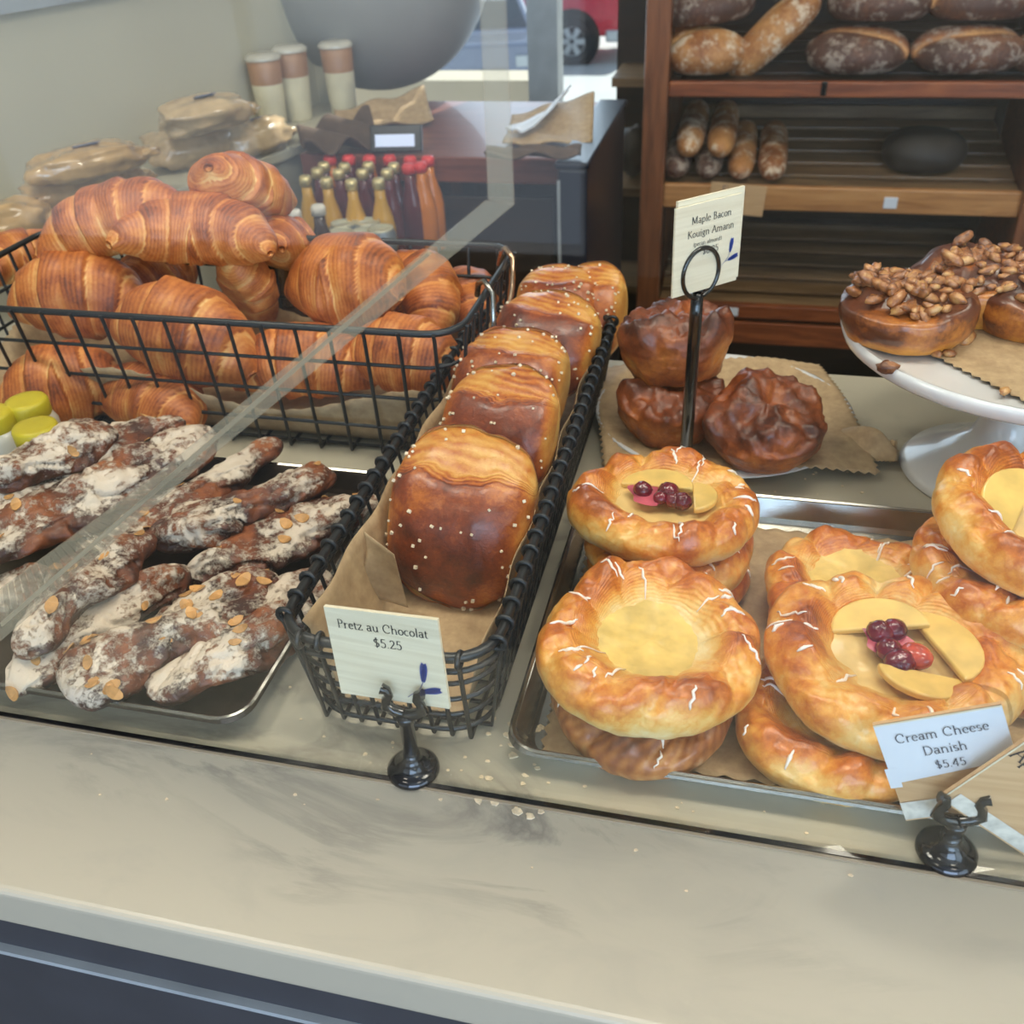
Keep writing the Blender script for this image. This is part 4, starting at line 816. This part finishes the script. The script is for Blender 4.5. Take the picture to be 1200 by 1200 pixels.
# ================================================================== LEFT SIDE CASE WITH BAGGED BREAD: pane reflections built as solid things
LZ = CT-.05
wa, wbk = Vector((-1.41, .90)), Vector((-1.005, 2.2)); dv = (wbk-wa).normalized(); nv_ = Vector((dv.y, -dv.x)); ang = math.atan2(dv.y, dv.x)
sc_ = thing('side_case', 'pale grey side counter with high back panel at the left', 'counter', (wa.x, wa.y, 0), (0, 0, ang)); LL = (wbk-wa).length
boxo('back_panel', -.02, LL, .0, .04, 0, 2.3, 'greywall', sc_); boxo('ledge_top', -.02, LL, -.215, 0, LZ-.02, LZ, 'greywall', sc_, .003); boxo('cabinet_body', -.02, LL-.01, -.20, 0, 0, LZ-.021, 'greywall', sc_)
boxo('rail', -.02, LL, -.014, 0, CT+.235, CT+.262, 'frame', sc_); boxo('panel_joint', .42, .424, -.002, 0, LZ, CT+.235, 'textgrey', sc_); boxo('end_post', LL, LL+.05, -.03, .05, 0, 2.3, 'greywall', sc_)
def bag(px, z, rx, ry, rz, yaw, seed, lab, mat='bag', label=True):
    p = at(px[0], px[1], z); t = thing('bread_bag', lab, 'bag', (p.x, p.y, z), (0, 0, R_(yaw)), 'clear bags of bread on the side counter'); me = blob_mesh(seed, rx, ry, rz, .30, 2.2, 26, 36, .75); link('filled_bag', me, mat, t)
    link('twisted_neck', blob_mesh(seed+1, rx*.3, ry*.55, rz*.35, .5, 3, 12, 16), mat, t, (rx*1.02, 0, -rz*.2))
    if label: link('paper_label', MB().box(-rx*.22, rx*.25, -ry*.5, ry*.5, rz*.92, rz*.99).me('paper_label'), 'baglabel', t, (0, 0, 0), (R_(-16), 0, 0))
bag((95, 222), LZ+.030, .105, .048, .030, 62, 81, 'lower tan bread bag leaning at the left of the side counter', label=False)
bag((102, 190), LZ+.080, .095, .046, .026, 58, 82, 'upper tan bread bag with grey-blue label at the left')
bag((228, 168), LZ+.035, .10, .06, .040, 65, 83, 'fat clear bag of toasts in the middle of the side counter', 'bag2', False)
bag((240, 134), LZ+.100, .085, .05, .030, 60, 84, 'clear bag of toasts lying on top of the fat one', 'bag2')
bag((300, 160), LZ+.03, .075, .05, .032, 70, 85, 'small shiny bag of toasts beside the cream cups', 'bag2')
bag((5, 262), LZ+.03, .07, .045, .032, 60, 86, 'bread bag cut off by the left picture edge', 'bag', False)
def cup(px, h, lab, r=.036):
    p = at(px[0], px[1], LZ); t = thing('layered_cup', lab, 'cup', (p.x, p.y, LZ), group='layered cream cups on the side counter')
    link('cream_part', MB().lathe([(0, 0), (r*.72, 0), (r*.78, .004), (r*.92, h*.6)], 28).me('cream_part', True), 'milk', t); link('brown_part', MB().lathe([(r*.92, h*.6), (r*.99, h*.92), (r*.9, h*.93), (0, h*.93)], 28).me('brown_part', True), 'mocha', t)
    link('lid', MB().lathe([(r*1.05, h*.92), (r*1.06, h*.95), (r*1.0, h*.97), (r*.8, h), (0, h)], 28).me('lid', True), 'cuplid', t)
cup((322, 148), .145, 'leftmost cream cup with a brown layer, beside the toast bags'); cup((352, 140), .150, 'middle cream cup with a brown layer'); cup((404, 134), .150, 'rightmost cream cup with a brown layer near the window'); cup((345, 122), .150, 'cream cup half hidden behind the front ones')
# ================================================================== BUTCHER BLOCK TABLE
TZ = CT-.05
tb = thing('worktable', 'butcher block table with dark cabinet beneath, under the window', 'table', (-.62, 1.98, 0))
boxo('block_top', -.245, .275, -.215, .255, TZ-.048, TZ, 'block', tb, .003); boxo('dark_cabinet', -.235, .262, -.19, .24, .02, TZ-.05, 'black', tb); boxo('door', -.23, .0, -.198, -.191, .06, TZ-.08, 'darkwood', tb, .002); boxo('door', .008, .255, -.198, -.191, .06, TZ-.08, 'darkwood', tb, .002)
nb_ = thing('narrow_bin', 'tall glossy navy bin between the table and the bread rack', 'bin', (-.315, 2.0, 0))
boxo('body', -.024, .030, -.30, .2, 0, TZ-.0, 'bin', nb_, .006); boxo('edge_trim', -.024, -.019, -.304, -.300, .05, TZ-.02, 'frame', nb_); boxo('lid', -.028, .034, -.305, .205, TZ, TZ+.012, 'bin', nb_, .004)  # pale reflection on the bin's edge, put in as a light-coloured strip
def pf2(a, b): return lambda U, V, X, Y, Z: (X, Y, Z+a*np.clip(V*.6+U*.4, 0, 1)+b*np.sin(U*3+V*2)**2)
def sheets(lab, px, w, d, rot, mat, seed, fn, z=TZ+.003, name='paper_sheets', cat='paper'):
    p = at(*px, z); o = parchment(name, lab, p.x, p.y, z, w, d, R_(rot), .004, seed, fn=fn, cat=cat, zig=False, n=12); o.data.materials.clear(); o.data.materials.append(MT[mat]); o.modifiers[0].thickness = .004
sheets('stack of brown paper sheets with a raised corner at the right of the table', (645, 158), .17, .20, 8, 'paper', 21, pf2(.045, .006))
sheets('dark folded sack lying at the front of the paper sheets', (625, 186), .17, .05, 5, 'cloth', 22, pf2(.0, .012), TZ+.012, 'folded_sack', 'sack')
sheets('pale paper strip standing on the brown paper sheets', (632, 146), .045, .17, -22, 'whitepaper', 23, pf2(.05, .004), TZ+.02, 'paper_strip', 'paper')
sheets('crumpled brown sacking heaped at the left of the table', (400, 172), .15, .16, 30, 'cloth', 24, pf2(.02, .03), name='sacking', cat='sack')
sheets('flat brown paper corner poking up at the back left of the table', (450, 145), .20, .12, 25, 'paper', 25, pf2(.04, .01))
ph = at(462, 150, TZ+.05); t = thing('tablet', 'small device with a glowing blue screen on the table', 'device', ph-Vector((0, 0, .045)), (R_(-22), 0, R_(8))); boxo('case', -.05, .05, -.006, .006, 0, .05, 'black', t, .003); boxo('screen', -.040, .036, -.0075, -.0062, .010, .032, 'screen', t)
gl = aty(436, -45, 2.36); t = thing('globe_lantern', 'big pale grey paper globe hanging above the table', 'lantern', gl)
link('paper_globe', blob_mesh(3, .27, .27, .27, .0, 1, 40, 56), 'lantern', t); link('cord', MB().tube([(0, 0, .26), (0, 0, ZC-gl.z)], .004, 8).me('cord'), 'black', t)
# ================================================================== DRINKS: reflected in the pane, built as solids on an added chest
DZ = CT-.22
db = thing('drinks_cabinet', 'low dark chest carrying the juice bottles and cans', 'cabinet', (-.76, 1.50, 0), (0, 0, 0)); boxo('chest', -.16, .20, -.16, .17, 0, DZ-.012, 'darkwall', db, .004); boxo('chest_top', -.165, .205, -.165, .175, DZ-.011, DZ, 'darkwood', db, .003)
def bottle(x, y, body, capm, lab, grp, h=.19, r=.026, z=DZ):
    t = thing('bottle', lab, 'bottle', (x, y, z), group=grp)
    link('glass_body', BOT[(h, r)], None, t).data = BOTM[(h, r, body)]; link('cap', CAPM[(h, r, capm)], None, t)
BOT = {}; BOTM = {}; CAPM = {}
def mkb(h, r, body, capm):
    if (h, r, body) not in BOTM:
        me = MB().lathe([(0, 0), (r*.9, 0), (r, .005), (r, h*.50), (r*.85, h*.62), (r*.45, h*.80), (r*.40, h*.93), (0, h*.93)], 20).me('glass_body', True); me.materials.append(MT[body]); BOTM[(h, r, body)] = me; BOT[(h, r)] = me
    if (h, r, capm) not in CAPM:
        me = MB().lathe([(r*.42, h*.90), (r*.52, h*.905), (r*.52, h*.975), (r*.40, h), (0, h)], 18).me('cap', True); me.materials.append(MT[capm]); CAPM[(h, r, capm)] = me
    BOT[(h, r)] = BOTM[(h, r, body)]
def place_bottle(px, h, r, body, capm, lab, grp):
    mkb(h, r, body, capm); p = at(px[0], px[1], DZ+h); bottle(p.x, p.y, body, capm, lab, grp, h, r)
row = [(356, 205, 'j2'), (382, 208, 'j1'), (381, 207, 'j2')]
fr = [(357, 206), (382, 208), (411, 210), (443, 209)]; md_ = [(371, 197), (396, 198), (424, 198), (453, 198)]; bk = [(379, 190), (403, 191), (431, 190), (461, 191)]
ORD = ['leftmost', 'second from the left', 'second from the right', 'rightmost']
for i, p in enumerate(fr): place_bottle(p, .175, .022, 'j2', 'goldcap', 'yellow juice bottle with gold cap, %s in the front row' % ORD[i], 'front row of gold-capped juice bottles')
for i, p in enumerate(md_): place_bottle(p, .175, .022, 'j1', 'goldcap', 'dark red juice bottle with gold cap, %s in the middle row' % ORD[i], 'middle row of gold-capped juice bottles')
for i, p in enumerate(bk): place_bottle(p, .175, .022, 'j1', 'goldcap', 'dark bottle with gold cap, %s in the third row' % ORD[i], 'third row of gold-capped juice bottles')
for i, (px, py, b) in enumerate([(386, 182, 'j3'), (408, 182, 'j1'), (432, 182, 'j3'), (456, 182, 'j1'), (480, 183, 'j1'), (501, 183, 'j3'), (478, 192, 'j1'), (492, 190, 'j3')]): place_bottle((px, py), .175, .024, b, 'redcap', ['orange juice bottle with red cap, leftmost at the back', 'dark juice bottle with red cap, second from the left at the back', 'orange juice bottle with red cap, in the middle at the back', 'dark juice bottle with red cap, fourth from the left at the back', 'dark juice bottle with red cap, second from the right at the back', 'orange juice bottle with red cap at the far right end of the back row', 'dark juice bottle with red cap just right of the gold caps', 'orange juice bottle with red cap standing before the rightmost one'][i], 'red-capped juice bottles')
for i, (px, py) in enumerate([(276, 238), (302, 240), (290, 247), (335, 240), (325, 250), (345, 246)]): place_bottle((px, py), .16, .021, 'j4', 'whitecap', 'white-capped amber bottle, %s above the croissant heap' % ['leftmost', 'second from the left', 'low between the two leftmost', 'third from the right', 'second from the right', 'rightmost'][i], 'white-capped amber bottles')
place_bottle((372, 240), .17, .024, 'j4', 'whitecap', 'dark green-brown bottle just left of the drink cans', 'white-capped amber bottles')
canb = MB().lathe([(0, 0), (.022, 0), (.026, .006), (.026, .098), (.022, .106), (.0215, .108)], 22).me('can_body', True); canb.materials.append(MT['can']); canl = MB().lathe([(.0225, .106), (.0225, .109), (.020, .109), (.019, .106), (0, .106)], 22).me('can_lid', True); canl.materials.append(MT['canlid'])
for i, (px, py) in enumerate([(402, 262), (398, 272), (430, 260), (428, 271), (412, 281), (446, 268)]):
    p = at(px, py, DZ+.107); t = thing('drink_can', 'silver drink can with pale lid, %s in the can cluster' % ['back left', 'left middle', 'back middle', 'in the centre', 'nearest', 'rightmost'][i], 'can', (p.x, p.y, DZ), group='drink cans before the juice bottles'); link('can_body', canb, None, t); link('can_lid', canl, None, t)
# ================================================================== BREAD RACK
RY = 2.2; z1, z2, z3 = CAMH-.420, CAMH-.634, CAMH-.912
rk = thing('bread_rack', 'reddish wooden bread rack with slanted shelves behind the counter', 'rack', (.15, RY, 0))
def rp(name, x0, x1, y0, y1, za, zb_, mat, **k): return boxo(name, x0-.15, x1-.15, y0-RY, y1-RY, za, zb_, mat, rk, .003, **k)
xl0, xl1 = aty(757, 40, RY-.02).x, aty(786, 40, RY-.02).x
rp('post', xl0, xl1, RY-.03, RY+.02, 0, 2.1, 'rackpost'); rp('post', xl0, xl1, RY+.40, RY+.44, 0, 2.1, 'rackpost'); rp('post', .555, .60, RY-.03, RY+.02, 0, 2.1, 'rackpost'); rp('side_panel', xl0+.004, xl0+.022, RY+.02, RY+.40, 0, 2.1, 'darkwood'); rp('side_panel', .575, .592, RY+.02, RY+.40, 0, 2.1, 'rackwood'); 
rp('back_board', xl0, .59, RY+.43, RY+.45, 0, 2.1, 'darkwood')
for (z, m_, hh) in ((z1, 'rackwood', .030), (z2, 'palewood', .052), (z3, 'rackwood', .034), (z1+.42, 'rackwood', .03)):
    rp('shelf_lip', xl1, .556, RY-.012, RY+.008, z-hh, z, m_)
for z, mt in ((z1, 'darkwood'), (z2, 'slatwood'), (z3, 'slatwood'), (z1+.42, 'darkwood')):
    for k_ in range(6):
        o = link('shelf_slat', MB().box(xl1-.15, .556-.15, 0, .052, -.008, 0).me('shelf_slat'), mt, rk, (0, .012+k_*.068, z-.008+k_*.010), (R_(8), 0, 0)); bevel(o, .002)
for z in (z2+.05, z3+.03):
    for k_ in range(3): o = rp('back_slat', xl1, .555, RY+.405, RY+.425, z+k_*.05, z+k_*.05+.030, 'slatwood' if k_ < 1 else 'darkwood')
rp('base_board', xl1, .556, RY-.01, RY+.01, z3-.10, z3-.045, 'rackwood'); rp('plinth', xl0, .6, RY-.02, RY+.4, 0, .05, 'rackwood')
rp('shelf_clip', aty(966, 98, RY).x-.006, aty(966, 98, RY).x+.006, RY-.018, RY-.012, z1-.026, z1+.002, 'black'); rp('price_sticker', aty(1046, 222, RY).x-.015, aty(1046, 222, RY).x+.013, RY-.0145, RY-.012, z2-.040, z2-.016, 'whitepaper'); rp('price_sticker', aty(860, 350, RY).x-.015, aty(860, 350, RY).x+.013, RY-.0145, RY-.012, z3-.028, z3-.008, 'whitepaper')
# narrower rack behind, at the left
nr = thing('shelf_unit', 'dark narrow shelf unit between the window and the bread rack', 'shelf', (-.30, 2.45, 0)); 
boxo('side_post', .048, .066, -.02, .02, 0, 2.0, 'palewood', nr); boxo('back_board', -.06, .066, .18, .2, 0, 2.0, 'darkwood', nr); 
for z in (.34, .60, .86, 1.12): boxo('shelf_board', -.05, .047, -.01, .18, z, z+.02, 'slatwood', nr)
for (px, py, lab, ln) in [((736, 40), 0, 'dark wrapped parcel on the upper board of the narrow shelf unit', .10), ((730, 150), 0, 'dark wrapped parcel on the middle board of the narrow shelf unit', .09)]:
    p = aty(px[0], px[1], 2.5); zz = .88 if px[1] > 100 else 1.14
    if px[1] > 100: zz = .62
    tag(link('wrapped_loaf', blob_mesh(91+px[1], .04, .05, ln*.7, .25, 2, 20, 26), 'blackloaf', None, (-.305, 2.52, zz+ln*.8)), lab, 'bread')
def loaf(px, z, y, L, W, H, rot, mat, seed, lab, grp):
    p = aty(px[0], px[1], y); t = tag(link('bread_loaf', loaf_mesh(seed, L, W, H), mat, None, (p.x, y, z), [R_(a) for a in rot]), lab, 'bread', grp); return t
sl = lambda y: .008+(y-RY)*.147
g1 = 'loaves on the top shelf in view'
def onz(py_b, y): return None
loaf((826, 68), z1+.010, RY+.075, .175, .14, .098, (8, 0, 4), 'lightloaf', 101, 'light golden loaf at the left of the top shelf', g1)
loaf((830, 30), z1+.096, RY+.11, .20, .14, .09, (0, -6, 8), 'loaf', 102, 'dark dusty loaf lying on the light golden one', g1)
loaf((918, 44), z1+.050, RY+.10, .23, .11, .09, (0, -42, 10), 'lightloaf', 103, 'long brown loaf leaning diagonally with a pale split', g1)
loaf((1003, 66), z1+.010, RY+.085, .21, .14, .094, (8, 0, 0), 'loaf', 104, 'floury dark loaf lying low in the middle of the top shelf', g1)
loaf((1028, 22), z1+.098, RY+.11, .21, .13, .09, (0, 0, -4), 'loaf', 105, 'dark loaf with a pale split end, stacked in the middle', g1)
loaf((1133, 64), z1+.010, RY+.085, .225, .14, .094, (8, 0, 0), 'loaf', 106, 'lower dark loaf at the right of the top shelf', g1)
loaf((1146, 20), z1+.098, RY+.11, .21, .13, .085, (0, 0, 4), 'loaf', 107, 'upper dark loaf at the right of the top shelf', g1)
loaf((1215, 64), z1+.010, RY+.085, .10, .13, .08, (8, 0, 0), 'loaf', 109, 'loaf hidden at the far right end of the top shelf', g1)
loaf((1082, 178), z2+.012, RY+.13, .18, .13, .105, (8, 0, 0), 'blackloaf', 108, 'near-black round loaf alone at the right of the second shelf', 'bread on the second shelf')
bagm = []
for i, (px, z, m_, lab) in enumerate([((792, 195), .0, 'loaf', 'brown baguette end at the bottom left of the pile'), ((829, 195), .0, 'loaf', 'dull brown baguette end second along the bottom'), ((868, 192), .0, 'lightloaf', 'golden baguette end third along the bottom'), ((906, 192), .0, 'lightloaf', 'golden baguette end at the right of the pile'), ((806, 172), .046, 'lightloaf', 'pale floury baguette end on the upper row at left'), ((844, 168), .046, 'lightloaf', 'pale and golden baguette end on the upper row')]):
    p = aty(px[0], px[1], RY-.005); t = tag(link('baguette', loaf_mesh(120+i, .32, .064, .058, 0, 5), m_, None, (p.x, RY+.155, z2+.018+z), (0, R_(-5), R_(90))), lab, 'bread', 'baguettes with their ends out on the second shelf')
y_ = RY-.020; BL, BR, TL = aty(829, 248, y_), aty(893, 254, y_), aty(835, 213, y_)
c5 = Card(BL, BR, TL, mat='tan_card', loc=(BL+BR)/2); tag(c5.body, 'tan card hanging below the baguettes on the second shelf', 'price card'); c5.text([('Fresh', .42*c5.w, c5.h*.66, .2*c5.w)], 'textgrey')
# ================================================================== CARS
def wheel(x, y, z, r, parent):
    m = Matrix.Rotation(R_(90), 4, 'X'); t_ = link('tyre', MB().lathe([(r*.62, -.10), (r*.95, -.11), (r, -.06), (r, .06), (r*.95, .11), (r*.62, .10)], 28, m).me('tyre', True), 'tyre', parent, (x, y, z))
    mb = MB(); mb.lathe([(0, -.06), (r*.2, -.07), (r*.22, -.05), (0, -.04)], 16, m); mb.lathe([(r*.58, -.08), (r*.66, -.08), (r*.66, .05), (r*.58, .05)], 28, m)
    for i in range(6):
        a = i*math.pi/3; c, s = math.cos(a), math.sin(a); mb.prism([(c*r*.1-s*.035, .06, s*r*.1+c*.035), (c*r*.1+s*.035, .06, s*r*.1-c*.035), (c*r*.62+s*.045, .06, s*r*.62-c*.045), (c*r*.62-s*.045, .06, s*r*.62+c*.045)], (0, -.14, 0))
    link('hubcap', mb.me('hubcap'), 'hub', t_)
GZ = -1.66
p = at(671, 76, GZ); tk = thing('pickup_truck', 'bright red pickup truck parked across the street', 'truck', (p.x, p.y, GZ))
# x to the right is the tail; side view profile
body = [(-4.3, 0, .42), (.98, 0, .42), (1.02, 0, .62), (.98, 0, 1.12), (-1.15, 0, 1.12), (-1.25, 0, 1.72), (-2.75, 0, 1.72), (-3.3, 0, 1.15), (-4.35, 0, 1.0)]
o = link('body', MB().prism(body, (0, 1.85, 0)).me('body'), 'red', tk); bevel(o, .05, 3)
link('window', MB().prism([(-1.32, -.01, 1.2), (-1.38, -.01, 1.62), (-2.65, -.01, 1.62), (-3.05, -.01, 1.2)], (0, .05, 0)).me('window'), 'carglass', tk)
for x in (0, -3.45): link('wheel_arch', MB().lathe([(.0, -.01), (.46, -.01), (.46, .02), (0, .02)], 28, Matrix.Rotation(R_(90), 4, 'X')).me('wheel_arch'), 'tyre', tk, (x, 0, .38)); wheel(x, .02, .36, .36, tk)
boxo('tail_lamp', .80, 1.035, -.02, .16, .78, 1.08, 'redlamp', tk, .01); boxo('bumper', .55, 1.16, -.03, 1.88, .34, .52, 'hub', tk, .03)
p = at(560, 138, GZ); cr = thing('parked_car', 'silvery blue car seen end-on through the hazy glass', 'car', (p.x, p.y, GZ), (0, 0, R_(14)))
W = 1.0
bd = [(-W, 0, .25), (W, 0, .25), (W+.03, 0, .65), (W-.05, 0, .92), (-W+.05, 0, .92), (-W-.03, 0, .65)]
o = link('body', MB().prism(bd, (0, 3.5, 0)).me('body'), 'bluecar', cr); bevel(o, .06, 3)
cab = MB(); cab.add([(-.85, .9, .9), (.85, .9, .9), (.85, 3.3, .9), (-.85, 3.3, .9), (-.62, 1.5, 1.42), (.62, 1.5, 1.42), (.62, 3.1, 1.42), (-.62, 3.1, 1.42)], [(0, 1, 5, 4), (1, 2, 6, 5), (2, 3, 7, 6), (3, 0, 4, 7), (4, 5, 6, 7)]); o = link('cabin', cab.me('cabin'), 'bluecar', cr); bevel(o, .03)
link('windscreen', MB().prism([(-.74, .98, .96), (.74, .98, .96), (.56, 1.44, 1.36), (-.56, 1.44, 1.36)], (0, -.02, .0)).me('windscreen'), 'carglass', cr)
for s in (-1, 1):
    for y in (.7, 2.8): t_ = MB().lathe([(0, -.1), (.3, -.11), (.33, 0), (.3, .11), (0, .1)], 24, Matrix.Rotation(R_(90), 4, 'Y')).me('wheel', True); link('wheel', t_, 'tyre', cr, (s*.88, y, .33))
    boxo('headlamp', s*.72-.17, s*.72+.17, -.03, .03, .62, .76, 'hub', cr, .01)
boxo('grille', -.42, .42, -.03, .02, .42, .60, 'tyre', cr); boxo('number_plate', -.18, .18, -.04, -.02, .44, .54, 'whitepaper', cr)
